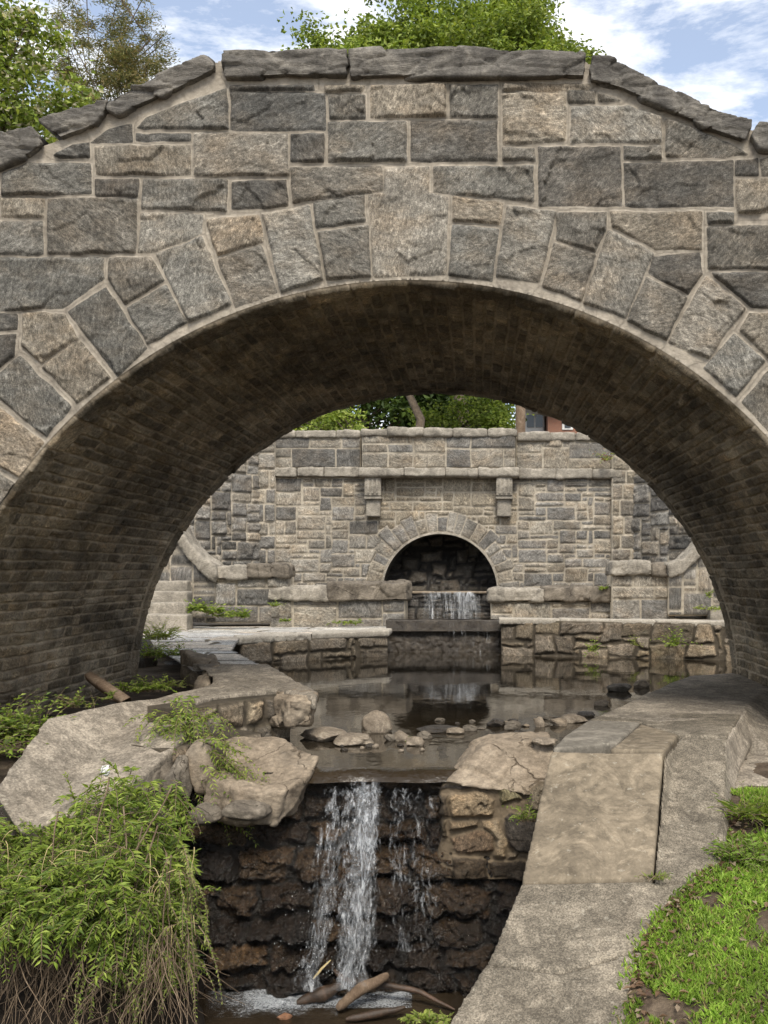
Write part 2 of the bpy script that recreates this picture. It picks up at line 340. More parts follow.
def field(u, v, polys, mapfn, name, pal=GREYS, bev=.02, lift=.03, relief=.03, freq=3.0, warp=.006, seed=0, mask=None,
          skirt=0, extra=None, snap=None, mort=0.0, gainv=(.8, 1.2), tints=None, fac=1.0, post=None, grow=0, over=None, oj=.02):
    """height field of stones; u, v are 1-D arrays of surface coordinates in metres"""
    r = random.Random(seed*31+5)
    UU, VV = np.meshgrid(u, v); nv, nu = UU.shape; P = np.c_[UU.ravel(), VV.ravel()].astype(float)
    if snap: P = snap(P)
    Pw = P+warp*np.c_[fbm(P*9, 3, seed+3), fbm(P*9+50, 3, seed+4)]
    D = np.full(len(P), -1e3); ID = np.zeros(len(P), int); n = len(polys); pad = .12; over = n if over is None else over
    for i, pl in enumerate(polys):
        a = np.array(pl); lo = a.min(0)-pad; hi = a.max(0)+pad
        idx = np.nonzero((Pw[:, 0] > lo[0]) & (Pw[:, 0] < hi[0]) & (Pw[:, 1] > lo[1]) & (Pw[:, 1] < hi[1]))[0]
        if len(idx) == 0: continue
        d = sdpoly(Pw[idx], a)+(grow if i < over else 0); m = (d > D[idx]) if i < over else (d > np.where(ID[idx] >= over, np.maximum(D[idx], -oj), -oj)); D[idx[m]] = d[m]; ID[idx[m]] = i
    if extra: D = np.minimum(D, extra(P))
    D = np.maximum(D, -.2)
    C = np.array([[sum(q[0] for q in p)/len(p), sum(q[1] for q in p)/len(p)] for p in polys])
    T = np.array([[c*g for c in cc] for g, cc in ((r.uniform(*gainv), r.choice(pal)) for _ in range(n))])
    if tints:
        for k, t in tints.items(): T[k] = t
    off = np.array([r.uniform(.6, 1.25) for _ in range(n)]); tx = np.array([r.uniform(-.25, .25) for _ in range(n)]); ty = np.array([r.uniform(-.25, .25) for _ in range(n)])
    ang = np.array([r.uniform(-.5, .5) for _ in range(n)]); so = np.array([[r.uniform(0, 99), r.uniform(0, 99)] for _ in range(n)])
    q = P-C[ID]; ca, sa = np.cos(ang[ID]), np.sin(ang[ID]); q = np.c_[q[:, 0]*ca+q[:, 1]*sa, -q[:, 0]*sa+q[:, 1]*ca]
    qs = q*freq+so[ID]
    wq = qs+.35*np.c_[fbm(qs*1.5, 3, 1), fbm(qs*1.5+9, 3, 2)]
    hh = lift*off[ID]+relief*(tx[ID]*q[:, 0]+ty[ID]*q[:, 1])*3 + relief*(.55*fbm(qs, 5, seed+9, .55)+fac*.55*facet(wq*1.3, seed)+fac*.3*facet(wq*np.array([1.5, 3.2]), seed+2))
    H = sstep(D, -bev*.15, bev)*np.maximum(hh, lift*.15) + (mort+.003*fbm(P*25, 3, 5))
    if post is not None: H = post(P, H, D)
    XYZ = mapfn(P[:, 0], P[:, 1], H)
    idx = np.arange(nu*nv).reshape(nv, nu)
    Fc = np.stack([idx[:-1, :-1], idx[:-1, 1:], idx[1:, 1:], idx[1:, :-1]], -1).reshape(-1, 4)
    att_t = T[ID]; att_e = D; ga = np.array([r.choice([0, 0, 1.2, -1.0, .5, 1.57]) for _ in range(n)])[ID]; att_s = np.c_[q[:, 0]*np.cos(ga)-q[:, 1]*np.sin(ga)+so[ID][:, 0], q[:, 0]*np.sin(ga)+q[:, 1]*np.cos(ga)+so[ID][:, 1], ID*1.7]
    if mask is not None:
        mk = mask(P); Fc = Fc[mk[Fc].all(1)]
    if skirt:
        ed = np.r_[idx[0, :], idx[1:, -1], idx[-1, ::-1][1:], idx[::-1, 0][1:-1]]
        B = mapfn(P[ed, 0], P[ed, 1], np.full(len(ed), -skirt)); nb = len(ed); base = len(XYZ)
        XYZ = np.r_[XYZ, B]; att_t = np.r_[att_t, att_t[ed]]; att_e = np.r_[att_e, np.full(nb, .0)]; att_s = np.r_[att_s, B]
        j = np.arange(nb); k = (j+1) % nb
        Fl = [list(f) for f in np.stack([ed[k], ed[j], base+j, base+k], -1)]
        Fc = [list(f) for f in Fc]+Fl+[list(base+j)]
    # orientation is fixed by callers' mapping; normals matter only for smooth shading
    return mkmesh(name, XYZ, Fc, {'tint': att_t, 'edge': att_e, 'grain': att_s})
def strip(name, p0, p1, z0, z1, mat, res=.025, polys=None, thick=.5, parent=None, **k):
    """vertical wall from p0 to p1 (plan points), stones facing the viewer's side (to the right-hand side of p0->p1)"""
    p0 = np.array(p0, float); p1 = np.array(p1, float); L = np.linalg.norm(p1-p0); e = (p1-p0)/L; nr = np.array([e[1], -e[0]])
    u = np.linspace(0, L, int(L/res)+2); v = np.linspace(z0, z1, int((z1-z0)/res)+2)
    def mp_(U, V, H): return np.c_[p0[0]+e[0]*U+nr[0]*H, p0[1]+e[1]*U+nr[1]*H, V]
    if callable(polys): polys = polys(L)
    me = field(u, v, polys, mp_, name, skirt=thick, **k)
    return link(name, me, mat, parent)

# ---------------------------------------------------------------- solids
def voxel_mesh(name, V, Fc, vox, it=1):
    me = bpy.data.meshes.new('tmp'); me.from_pydata([tuple(map(float, v)) for v in V], [], [tuple(int(i) for i in f) for f in Fc])
    bm = bmesh.new(); bm.from_mesh(me); bmesh.ops.recalc_face_normals(bm, faces=bm.faces); bm.to_mesh(me); bm.free()
    o = bpy.data.objects.new('tmp', me); col.objects.link(o)
    r = o.modifiers.new('r', 'REMESH'); r.mode = 'VOXEL'; r.voxel_size = vox; r.use_smooth_shade = True
    sm = o.modifiers.new('s', 'SMOOTH'); sm.factor = .5; sm.iterations = it
    dg = bpy.context.evaluated_depsgraph_get(); ev = o.evaluated_get(dg); out = bpy.data.meshes.new_from_object(ev); out.name = name
    bpy.data.objects.remove(o); bpy.data.meshes.remove(me)
    return out
def displace(me, amp, freq, seed=0, ridg=0, zs=1.0, layer=0, fac=0):
    n = len(me.vertices); co = np.empty(n*3, np.float32); me.vertices.foreach_get('co', co); co = co.reshape(-1, 3).astype(float)
    no = np.empty(n*3, np.float32); me.vertices.foreach_get('normal', no); no = no.reshape(-1, 3)
    S = np.array([1, 1, zs])
    d = fbm(co*freq*S+seed*3.7, 5, seed, .55)
    if ridg: d = d+ridg*(.5-np.abs(fbm(co*freq*1.7*S+seed, 4, seed+4)))*2
    if fac: d = d+fac*facet3(co*freq*1.25*S+seed*1.7, seed)
    if layer: d = d+layer*(np.abs(((co[:, 2]*18+fbm(co*2.5, 3, seed)*2.2) % 1)-.5)*2-.5)*(1-np.abs(no[:, 2]))
    co = co+no*(amp*d)[:, None]
    me.vertices.foreach_set('co', co.astype(np.float32).ravel()); me.update()
    me.polygons.foreach_set('use_smooth', np.full(len(me.polygons), True))
def prism(name, top, bot, mat, parent=None, vox=.025, amp=.012, freq=3, seed=0, ridg=0, layer=0, zs=1, fac=None):
    n = len(top); V = list(top)+list(bot)
    Fc = [list(range(n)), list(range(2*n-1, n-1, -1))]+[[i, i+n, (i+1) % n+n, (i+1) % n] for i in range(n)]
    me = voxel_mesh(name, V, Fc, vox); displace(me, amp, freq, seed, ridg, zs, layer, (ridg*1.3 if fac is None else fac))
    return link(name, me, mat, parent)
def lower(pts, z=None, dz=None): return [(p[0], p[1], z if z is not None else p[2]-dz) for p in pts]
def rock(name, c, s, seed, mat, parent=None, sub=4, cut=.75, amp=.07, rotz=0, fac=1.0):
    bm = bmesh.new(); bmesh.ops.create_icosphere(bm, subdivisions=sub, radius=1); me = bpy.data.meshes.new(name); bm.to_mesh(me); bm.free()
    n = len(me.vertices); co = np.empty(n*3, np.float32); me.vertices.foreach_get('co', co); co = co.reshape(-1, 3).astype(float)
    r = np.random.RandomState(seed)
    for k in range(13):
        nn = r.normal(size=3); nn /= np.linalg.norm(nn); c_ = r.uniform(cut, 1.0); d = co@nn; m = d > c_; co[m] -= np.outer((d[m]-c_)*.92, nn)
    co *= (1+amp*fbm(co*1.6+seed, 5, seed, .6)+amp*fac*facet3(co*1.5+seed, seed))[:, None]
    co *= np.array(s); cr, sr = math.cos(rotz), math.sin(rotz)
    co = np.c_[co[:, 0]*cr-co[:, 1]*sr, co[:, 0]*sr+co[:, 1]*cr, co[:, 2]]+np.array(c)
    me.vertices.foreach_set('co', co.astype(np.float32).ravel()); me.update()
    me.polygons.foreach_set('use_smooth', np.full(len(me.polygons), True))
    return link(name, me, mat, parent)
def tubes(name, paths, mat, parent=None, sides=6):
    VV = []; FF = []; base = 0
    for pts, rad in paths:
        pts = np.asarray(pts, float); n = len(pts); rad = np.broadcast_to(rad, n)
        T = np.gradient(pts, axis=0); T /= np.linalg.norm(T, axis=1)[:, None]+1e-9
        a = np.cross(T, [0.31, .2, .93]); a /= np.linalg.norm(a, axis=1)[:, None]+1e-9; b = np.cross(T, a)
        th = np.arange(sides)/sides*2*math.pi
        R = pts[:, None, :]+rad[:, None, None]*(np.cos(th)[None, :, None]*a[:, None, :]+np.sin(th)[None, :, None]*b[:, None, :])
        VV.append(R.reshape(-1, 3)); i = np.arange(n-1)[:, None]*sides; j = np.arange(sides)[None, :]; k = (j+1) % sides
        FF.append(np.stack([i+j, i+k, i+sides+k, i+sides+j], -1).reshape(-1, 4)+base)
        base += n*sides
    return link(name, mkmesh(name, np.concatenate(VV), np.concatenate(FF)), mat, parent)
def box(name, lo, hi, mat, parent=None, bev=.01):
    bm = bmesh.new(); bmesh.ops.create_cube(bm, size=1)
    for v in bm.verts: v.co = Vector([(lo[i]+hi[i])/2+v.co[i]*(hi[i]-lo[i]) for i in range(3)])
    if bev: bmesh.ops.bevel(bm, geom=bm.edges[:], offset=bev, segments=2, affect='EDGES')
    me = bpy.data.meshes.new(name); bm.to_mesh(me); bm.free()
    return link(name, me, mat, parent)
# ---------------------------------------------------------------- foliage
def leaves(name, C, D, L, Wd, colr, mat, parent=None, fold=.25, seed=0, up=None):
    """C base points, D directions, L lengths, Wd widths; one folded 6-sided blade each"""
    rs = np.random.RandomState(seed); C = np.asarray(C, float); D = np.asarray(D, float); n = len(C)
    D = D/(np.linalg.norm(D, axis=1)[:, None]+1e-9)
    R = rs.normal(size=(n, 3)) if up is None else up+.35*rs.normal(size=(n, 3))
    S = np.cross(D, R); S /= np.linalg.norm(S, axis=1)[:, None]+1e-9; N = np.cross(S, D)
    L = np.broadcast_to(L, n)[:, None]; Wd = np.broadcast_to(Wd, n)[:, None]
    p0 = C; p3 = C+D*L-N*L*.12; l = C+D*L*.45+S*Wd*.5+N*Wd*fold; r = C+D*L*.45-S*Wd*.5+N*Wd*fold
    V = np.stack([p0, l, p3, r], 1).reshape(-1, 3); i = np.arange(n)[:, None]*4
    Fc = np.concatenate([i+np.array([[0, 2, 1]]), i+np.array([[0, 3, 2]])])
    return link(name, mkmesh(name, V, Fc, {'tint': np.repeat(colr, 4, 0)}, smooth=False), mat, parent)
def colmix(n, cols, rs, var=.25):
    a = np.array(cols)[rs.randint(0, len(cols), n)]; return a*(1+var*rs.uniform(-1, 1, (n, 1)))
# ================================================================ the footbridge
YF = 8.29; SF = YF/F; RP = 485.0; CPX, CPY = 410.0, 765.0
RV = RP*SF; XC = (CPX-CX)*SF; ZC = EYE-(CPY-CY)*SF; YB = RV/.300
def tl(ox, oy, k, pts): return [(ox+x/k, oy+y/k) for x, y in pts]
A_ = lambda *p: tl(0, 40, 3, p); B_ = lambda *p: tl(256, 40, 3, p); C_ = lambda *p: tl(512, 40, 3, p)
D_ = lambda *p: tl(0, 190, 3, p); E_ = lambda *p: tl(256, 160, 3, p); F_ = lambda *p: tl(512, 190, 3, p)
DK, MD, LT, TN = (.108, .103, .092), (.158, .149, .129), (.232, .217, .186), (.225, .197, .155)
stones = [
 (A_((415, 265), (440, 235), (580, 180), (680, 148), (685, 270)), MD), (A_((695, 160), (975, 162), (975, 270), (695, 270)), DK),
 (A_((412, 283), (572, 285), (572, 303), (410, 303)), DK), (A_((275, 308), (330, 270), (395, 252), (397, 308)), DK),
 (A_((165, 345), (220, 315), (268, 310), (270, 352), (185, 357)), DK), (A_((288, 322), (570, 318), (570, 405), (290, 405)), TN),
 (A_((584, 282), (860, 282), (865, 408), (584, 408)), LT), (A_((10, 400), (90, 372), (270, 372), (272, 462), (8, 468)), MD),
 (A_((287, 420), (416, 420), (412, 470), (287, 468)), DK), (A_((430, 420), (680, 420), (680, 513), (426, 505)), MD),
 (D_((6, 28), (133, 28), (131, 80), (6, 80)), TN), (D_((-60, 95), (128, 95), (130, 192), (-60, 195)), MD),
 (D_((-60, 28), (-6, 28), (-6, 80), (-60, 80)), MD), (D_((146, 28), (411, 28), (407, 188), (146, 195)), MD),
 (B_((-70, 428), (90, 422), (95, 496), (30, 506), (-70, 506)), DK),
 (B_((-75, 140), (172, 138), (175, 152), (-75, 154)), DK), (B_((208, 138), (325, 136), (320, 154), (208, 156)), TN),
 (B_((220, 166), (328, 166), (328, 238), (222, 238)), MD), (B_((346, 138), (568, 136), (568, 232), (346, 232)), TN),
 (B_((583, 138), (724, 138), (722, 234), (583, 232)), MD), (B_((218, 250), (450, 246), (450, 365), (218, 368)), MD),
 (B_((466, 246), (722, 246), (722, 362), (466, 365)), DK), (B_((106, 285), (202, 283), (203, 367), (107, 364)), DK),
 (B_((106, 385), (375, 382), (378, 453), (110, 490)), MD), (B_((535, 382), (830, 380), (832, 485), (535, 456)), MD),
 ([(503, 94), (565, 94), (565, 141), (504, 145)], TN), ([(503, 149), (534, 149), (534, 161), (503, 161)], MD),
 ([(503, 84), (590, 85), (588, 91), (503, 91)], TN),
 (C_((170, 155), (248, 155), (248, 192), (170, 192)), MD), (C_((258, 158), (325, 182), (262, 186)), MD),
 (C_((178, 205), (350, 200), (445, 235), (445, 308), (178, 308)), LT), (C_((462, 240), (520, 258), (640, 308), (705, 343), (640, 352), (462, 352)), MD),
 (C_((336, 322), (445, 322), (445, 358), (338, 358)), MD), (C_((80, 323), (322, 325), (329, 499), (82, 497)), DK),
 (C_((336, 373), (660, 364), (662, 499), (342, 501)), DK), (C_((670, 366), (735, 356), (738, 407), (670, 407)), DK),
 (C_((746, 360), (862, 350), (862, 405), (750, 408)), MD), (C_((673, 421), (862, 416), (862, 518), (673, 522)), TN),
 (F_((135, 72), (282, 69), (280, 120), (248, 186), (134, 150)), MD), (F_((296, 69), (567, 69), (567, 181), (430, 177), (300, 110)), TN),
 (F_((583, 71), (661, 71), (661, 101), (589, 101)), MD), (F_((586, 113), (862, 106), (862, 237), (590, 237)), MD),
 (F_((602, 251), (862, 249), (862, 352), (720, 352), (607, 262)), DK), (F_((425, 201), (560, 193), (569, 254), (528, 313), (413, 250)), DK),
 (F_((290, 122), (423, 190), (339, 384), (216, 340)), LT), (F_((405, 263), (524, 326), (460, 451), (346, 392)), MD),
 (F_((126, 161), (249, 196), (207, 334), (93, 290)), MD), ([(507, 207), (555, 212), (539, 283), (497, 277)], LT),
 (F_((583, 264), (698, 355), (590, 504), (469, 457)), LT), ([(735, 335), (764, 361), (736, 396), (704, 368)], MD),
 ([(750, 314), (802, 312), (802, 370), (770, 360), (740, 331)], TN), ([(768, 372), (804, 396), (776, 440), (742, 402)], MD),
 (E_((22, 166), (158, 139), (201, 359), (78, 399)), LT), (E_((173, 132), (325, 106), (327, 185), (183, 204)), MD),
 (E_((188, 218), (334, 199), (344, 350), (215, 361)), MD), (E_((341, 108), (386, 100), (386, 30), (517, 22), (519, 100), (574, 112), (568, 345), (355, 350)), LT),
 (E_((591, 109), (739, 131), (730, 194), (590, 182)), TN), (E_((591, 196), (727, 211), (708, 364), (579, 347)), MD),
 ([(219, 260), (261, 246), (277, 292), (236, 308)], MD), ([(207, 220), (259, 216), (263, 242), (218, 256)], TN),
 (D_((425, 70), (607, 75), (604, 130), (470, 184), (418, 187)), LT), (D_((331, 206), (454, 203), (494, 272), (375, 344), (326, 265)), MD),
 (D_((471, 195), (604, 143), (694, 345), (570, 399)), LT), (D_((381, 356), (499, 287), (559, 399), (445, 464)), MD),
 (D_((-60, 206), (311, 206), (311, 265), (190, 354), (-60, 364)), MD), ([(69, 312), (106, 288), (147, 349), (118, 376)], MD),
 (D_((-60, 373), (51, 373), (51, 419), (-60, 424)), DK), (D_((-60, 438), (49, 436), (44, 500), (0, 530), (-60, 530)), DK),
 ([(24, 313), (65, 315), (77, 338), (42, 363), (22, 346)], TN), ([(43, 367), (79, 340), (110, 378), (78, 404)], TN),
 ([(1, 373), (20, 357), (71, 407), (47, 437), (-6, 394)], MD), ([(-22, 399), (3, 411), (43, 443), (21, 478), (-26, 449)], TN),
 ([(-45, 450), (-26, 456), (18, 487), (-5, 520), (-48, 492)], MD),
]
polys = [p for p, t in stones]; tints = {i: (lambda g, w: (t[0]*g*w, t[1]*g, t[2]*g/w))(rnd.uniform(.84, 1.16), rnd.uniform(.98, 1.04)) for i, (p, t) in enumerate(stones)}
def wedge(a0, a1, r0=492, r1=585, g=2.0):
    out = []
    for a, s in ((a0, 1), (a1, -1)):
        for r in ((r0, r1) if s == 1 else (r1, r0)):
            da = s*g/r; out.append((CPX+r*math.cos(a+da), CPY-r*math.sin(a+da)))
    return out
for k in range(6):
    polys.append(wedge(math.radians(149+k*5.6), math.radians(154.6+k*5.6), r1=575+18*(k % 2)))
for k in range(7): polys.append(wedge(math.radians(-1+k*5.9), math.radians(4.9+k*5.9), r1=575+18*(k % 2)))
nb = len(polys)
auto = sneck(-420, -26, 150, 800, 21, (2, 6), (1, 4), 3, joint=5)+sneck(805, 1160, 110, 800, 21, (2, 6), (1, 4), 4, joint=5)
polys += [p for p in auto if all(math.hypot(x-CPX, y-CPY) > 606 for x, y in p)]
polys = [[(x*SF, y*SF) for x, y in p] for p in polys]
TOP = [(-430, 330), (-200, 225), (-80, 186), (-27, 172), (0, 162), (44, 146), (62, 140), (105, 116), (150, 92), (205, 68), (222, 60), (584, 61), (592, 66), (640, 93), (700, 119), (738, 133), (746, 129), (754, 131), (762, 140), (800, 150), (900, 190), (1170, 310)]
TX = np.array([p[0] for p in TOP])*SF; TY = np.array([p[1] for p in TOP])*SF
DU = 1.45*SF
def snapf(P):
    c = np.array([CPX*SF, CPY*SF]); d = P-c; r = np.linalg.norm(d, axis=1)
    m = (np.abs(r-RV) < DU*.72) & (P[:, 1] < CPY*SF); P = P.copy(); P[m] = c+d[m]*(RV/r[m])[:, None]
    t = np.interp(P[:, 0], TX, TY); m = np.abs(P[:, 1]-t) < DU*.6; P[m, 1] = t[m]
    return P
def maskf(P):
    r = np.hypot(P[:, 0]-CPX*SF, P[:, 1]-CPY*SF); inside = (r < RV-1e-5) | ((P[:, 1] > CPY*SF) & (np.abs(P[:, 0]-CPX*SF) < RV-1e-5))
    return ~inside & (P[:, 1] > np.interp(P[:, 0], TX, TY)-1e-5)
def mapf(U, V, H): return np.c_[U-CX*SF, YF-H, EYE-(V-CY*SF)]
bridge = thing('stone_footbridge', 'large grey rock-faced stone arch footbridge spanning the stream in the foreground', 'bridge', (XC, (YF+YB)/2, 0))
us = np.arange(-420, 1160, 1.45)*SF; vs = np.arange(50, 830, 1.45)*SF
fine = (us > -60*SF) & (us < 830*SF)
us = np.r_[us[us <= -60*SF][::3], us[fine], us[us >= 830*SF][::3]]
me = field(us, vs, polys, mapf, 'front_face', bev=.018, lift=.028, relief=.046, freq=2.3, warp=.011, seed=11, grow=.007, mask=maskf, snap=snapf, tints=tints, mort=.004)
link('front_face', me, M['face'], bridge)
# rear face (plain coursed), spandrel core, vault
me = field(np.arange(-420, 1160, 6)*SF, np.arange(50, 830, 6)*SF, [[(x*SF, y*SF) for x, y in p] for p in sneck(-420, 1160, 40, 830, 30, (2, 5), (1, 3), 8, joint=5) if all(math.hypot(x-CPX, y-CPY) > 500 for x, y in p)],
           lambda U, V, H: np.c_[U-CX*SF, YB+H, EYE-(V-CY*SF)], 'rear_face', bev=.02, lift=.03, mask=maskf, seed=12)
link('rear_face', me, M['face'], bridge)
# vault: u along the barrel, v round the arc
def mapv(U, V, H):
    s = V-.5; th = np.clip(s/RV, 0, math.pi); r = RV-H
    x = XC-np.cos(th)*r; z = ZC+np.sin(th)*r
    low = s < 0; z = np.where(low, ZC+s, z)
    hi = s > math.pi*RV; z = np.where(hi, ZC-(s-math.pi*RV), z)
    return np.c_[x, YF+U, z]
LV = YB-YF; AV = math.pi*RV+1.0
bp = []
r_ = random.Random(5)
v = 0
while v < AV:                              # ring of long stones at each mouth
    h = r_.uniform(.35, .62)
    for a, b in ((.0, .30), (LV-.26, LV)): bp.append([(a+.004, v), (b, v), (b, v+h-.008), (a+.004, v+h-.008)])
    v += h
nring = len(bp)
bp += courses(.325, LV-.28, 0, AV, (.085, .13), (.17, .42), 6, joint=.015)
upos = np.r_[np.linspace(0, .36, 22), np.linspace(.36, LV, 190)[1:]]
def postv(P, H, D):
    u = P[:, 0]
    lip = .03*sstep(u, .36, .30)+.03*sstep(u, LV-.32, LV-.27)   # the mouth rings stand proud of the bricks
    lip = lip*sstep(u, -.001, .012)*sstep(LV-u, -.001, .012)
    return H+lip+.03*fbm(P*1.3, 3, 4)*sstep(u, 0, .3)*sstep(LV-u, 0, .3)-.004
me = field(upos, np.linspace(0, AV, 1500), bp, mapv, 'vault', pal=[(.30, .24, .155), (.36, .29, .195), (.25, .205, .14), (.33, .28, .205), (.42, .35, .25), (.20, .165, .115)],
           bev=.012, lift=.018, relief=.03, freq=3.5, warp=.012, seed=21, post=postv, gainv=(.8, 1.15), fac=.9)
link('vault', me, M['vault'], bridge)
# deck between the faces
dk = [(x*SF-CX*SF, EYE-(y*SF-CY*SF)-.02) for x, y in TOP]
V = []; Fc = []
for i, (x, z) in enumerate(dk): V += [(x, YF+.02, z-.03), (x, YF+.5, z-.03), (x, YF+.5, z-.75), (x, YB-.5, z-.75), (x, YB-.5, z-.03), (x, YB-.02, z-.03)]
for i in range(len(dk)-1):
    for k in range(5): a = i*6+k; Fc.append([a, a+1, a+7, a+6])
link('deck', mkmesh('deck', V, Fc, smooth=False), M['soil'], bridge)
# coping stones, each its own stone
def cstone(pts, seed, y0=YF-.075, y1=YF+.55, mat='coping'):
    f = [W2(px, py, y0) for px, py in pts]; b = [(p[0], y1, p[2]) for p in f]
    prism('coping_stone', f, b, M[mat], bridge, vox=.013, amp=.027, freq=1.9, seed=seed, ridg=.2, layer=.25, fac=.95, zs=3.2)
def W2(px, py, y): return ((px-CX)*SF, y, EYE-(py-CY)*SF)
cstone([(-75, 150), (-30, 140), (35, 131), (44, 139), (44, 151), (30, 158), (0, 170), (-30, 182), (-75, 196)], 1)
cstone(A_((125, 252), (200, 227), (265, 207), (300, 194), (334, 188), (322, 225), (290, 268), (190, 305)), 2)
cstone(A_((328, 215), (345, 185), (480, 118), (630, 53), (650, 73), (648, 102), (520, 167), (360, 234)), 3)
cstone([(225, 54), (346, 55), (346, 78), (226, 81)], 4)
cstone([(350, 54), (423, 52), (490, 53), (584, 58), (584, 80), (490, 80), (352, 81)], 5)
cstone(C_((230, 100), (240, 58), (290, 60), (440, 140), (600, 215), (715, 252), (712, 277), (690, 312), (600, 282), (430, 202), (320, 156), (235, 132)), 6)
cstone(C_((712, 300), (735, 253), (900, 270), (900, 345), (740, 340)), 7)
cstone([(815, 130), (905, 160), (905, 195), (815, 160)], 8)
cstone([(-190, 190), (-80, 150), (-80, 195), (-190, 236)], 9)
cstone([(-420, 300), (-300, 240), (-195, 195), (-195, 236), (-420, 345)], 10)
cstone([(910, 165), (1160, 280), (1160, 325), (910, 198)], 11)
for k, (a, b, c, d) in enumerate([(225, 55, 400, 54), (404, 54, 584, 58), (590, 62, 750, 128), (60, 125, 220, 55)]):
    f = [W2(a, b, YB-.45), W2(c, d, YB-.45), W2(c, d+24, YB-.45), W2(a, b+24, YB-.45)]
    prism('coping_stone', f, [(p[0], YB+.07, p[2]) for p in f], M['coping'], bridge, vox=.04, amp=.02, freq=2.5, seed=20+k)

# ================================================================ terrace wall at the head of the pool
YW = 24.0
def wx(px, Y=YW): return (px-CX)*Y/F
def wz(py, Y=YW): return EYE-(py-CY)*Y/F
tw = thing('terrace_wall', 'tall grey stone terrace wall behind the pool with a dark arched spout opening', 'wall', (wx(440), YW+.3, .5))
ACX, ACZ, AR = wx(440), wz(591), 57*.024
def rects(x0, x1, z0, z1, seed, ws=(2, 5), hs=(1, 3), cell=.118, joint=.03): return sneck(x0, x1, z0, z1, cell*.95, ws, hs, seed, joint, .12, 1.25)
X0, X1 = wx(250), wx(640)
wp = rects(X0, X1, .45, wz(478), 2)
nw = len(wp); ring = []
r_ = random.Random(9); a = -8.0
while a < 188:
    da = r_.uniform(6.5, 10); ro = r_.choice([1.30, 1.40, 1.48, 1.36])
    a0, a1 = math.radians(a)+.006, math.radians(min(a+da, 190))-.006
    ring.append([(ACX+AR*1.045*math.cos(a0), ACZ+AR*1.045*math.sin(a0)), (ACX+AR*ro*math.cos(a0), ACZ+AR*ro*math.sin(a0)), (ACX+AR*ro*math.cos(a1), ACZ+AR*ro*math.sin(a1)), (ACX+AR*1.045*math.cos(a1), ACZ+AR*1.045*math.sin(a1))]); a += da
ring = [p for p in ring]
def clipring(p):
    c = np.mean(p, 0); return math.hypot(c[0]-ACX, c[1]-ACZ) > AR*.9
wp = [p for p in wp if clipring(p)]
# pull the corners of the stones next to the ring out of it
def push(p):
    q = []
    for x, z in p:
        d = math.hypot(x-ACX, z-ACZ)
        q.append((x, z))
    return q
wp = [push(p) for p in wp]+ring
# smooth renewed patch over the ring: paler ashlar; the rest mixed greys and tans
WG = [(.23, .218, .196), (.19, .18, .163), (.27, .25, .215), (.30, .265, .21), (.165, .158, .145), (.25, .228, .19), (.31, .28, .23)]
WT = {}
for i, p in enumerate(wp):
    c = np.mean(p, 0)
    if wx(372) < c[0] < wx(512) and c[1] > wz(528) and i < len(wp)-len(ring): g_ = rnd.uniform(.8, 1.12); WT[i] = (.28*g_, .243*g_, .185*g_)
def snapw(P):
    d = P-np.array([ACX, ACZ]); r = np.linalg.norm(d, axis=1); m = (np.abs(r-AR) < .02) & (d[:, 1] > 0); P = P.copy()
    P[m] = np.array([ACX, ACZ])+d[m]*(AR/r[m])[:, None]; return P
def maskw(P):
    d = P-np.array([ACX, ACZ]); return ~((np.hypot(d[:, 0], d[:, 1]) < AR-1e-4) & (d[:, 1] > 0)) & ~((np.abs(d[:, 0]) < AR-.01) & (d[:, 1] <= 0))
me = field(np.arange(X0, X1, .026), np.arange(.4, wz(474), .026), wp, lambda U, V, H: np.c_[U, YW-H, V], 'wall_face', pal=WG, bev=.022, lift=.03, relief=.03, freq=2.2, seed=31, mask=maskw, snap=snapw, tints=WT, warp=.014, over=len(wp)-len(ring), oj=.022)
link('wall_face', me, M['wall'], tw)
box('backing', (X0, YW+1.3, .3), (wx(382), YW+2.2, wz(440)), M['soil'], tw); box('backing', (wx(498), YW+1.3, .3), (X1, YW+2.2, wz(440)), M['soil'], tw)
box('backing', (wx(382), YW+1.3, ACZ+AR+.1), (wx(498), YW+2.2, wz(440)), M['soil'], tw)
# tunnel behind the arch
ar = [(ACX+AR*math.cos(t), ACZ+AR*math.sin(t)) for t in np.linspace(0, math.pi, 41)]; ar = [(ACX+AR, .3)]+ar+[(ACX-AR, .3)]
V = [(x, y, z) for y in (YW-.03, YW+.25, YW+3.2) for x, z in ar]; n = len(ar)
for i in range(n): V[i] = (V[i][0], V[i][1], V[i][2])
Fc = [[k*n+i, k*n+i+1, (k+1)*n+i+1, (k+1)*n+i] for k in range(2) for i in range(n-1)]
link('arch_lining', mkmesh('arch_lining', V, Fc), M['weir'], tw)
aro = [(ACX+(x-ACX)*1.035, ACZ+(z-ACZ)*1.035) for x, z in ar]
V = [(x, YW-.045, z) for x, z in ar]+[(x, YW-.045, z) for x, z in aro]+[(x, YW+.2, z) for x, z in aro]
link('arch_ring', mkmesh('arch_ring', V, [[i, i+1, n+i+1, n+i] for i in range(n-1)]+[[n+i, n+i+1, 2*n+i+1, 2*n+i] for i in range(n-1)]), M['capstone'], tw)
me = field(np.arange(ACX-1.5, ACX+1.5, .03), np.arange(.6, 3.2, .03), sneck(ACX-1.5, ACX+1.5, .6, 3.2, .17, (1, 3), (1, 2), 4, .05, jit=.45), lambda U, V, H: np.c_[U, YW+1.15-H-.6*np.clip(1-(V-.9)/1.3, 0, 1), V], 'cave_rockwork', pal=[(.13, .11, .085), (.09, .078, .06), (.18, .155, .12)], bev=.08, lift=.16, relief=.14, freq=2.5, seed=8, warp=.04)
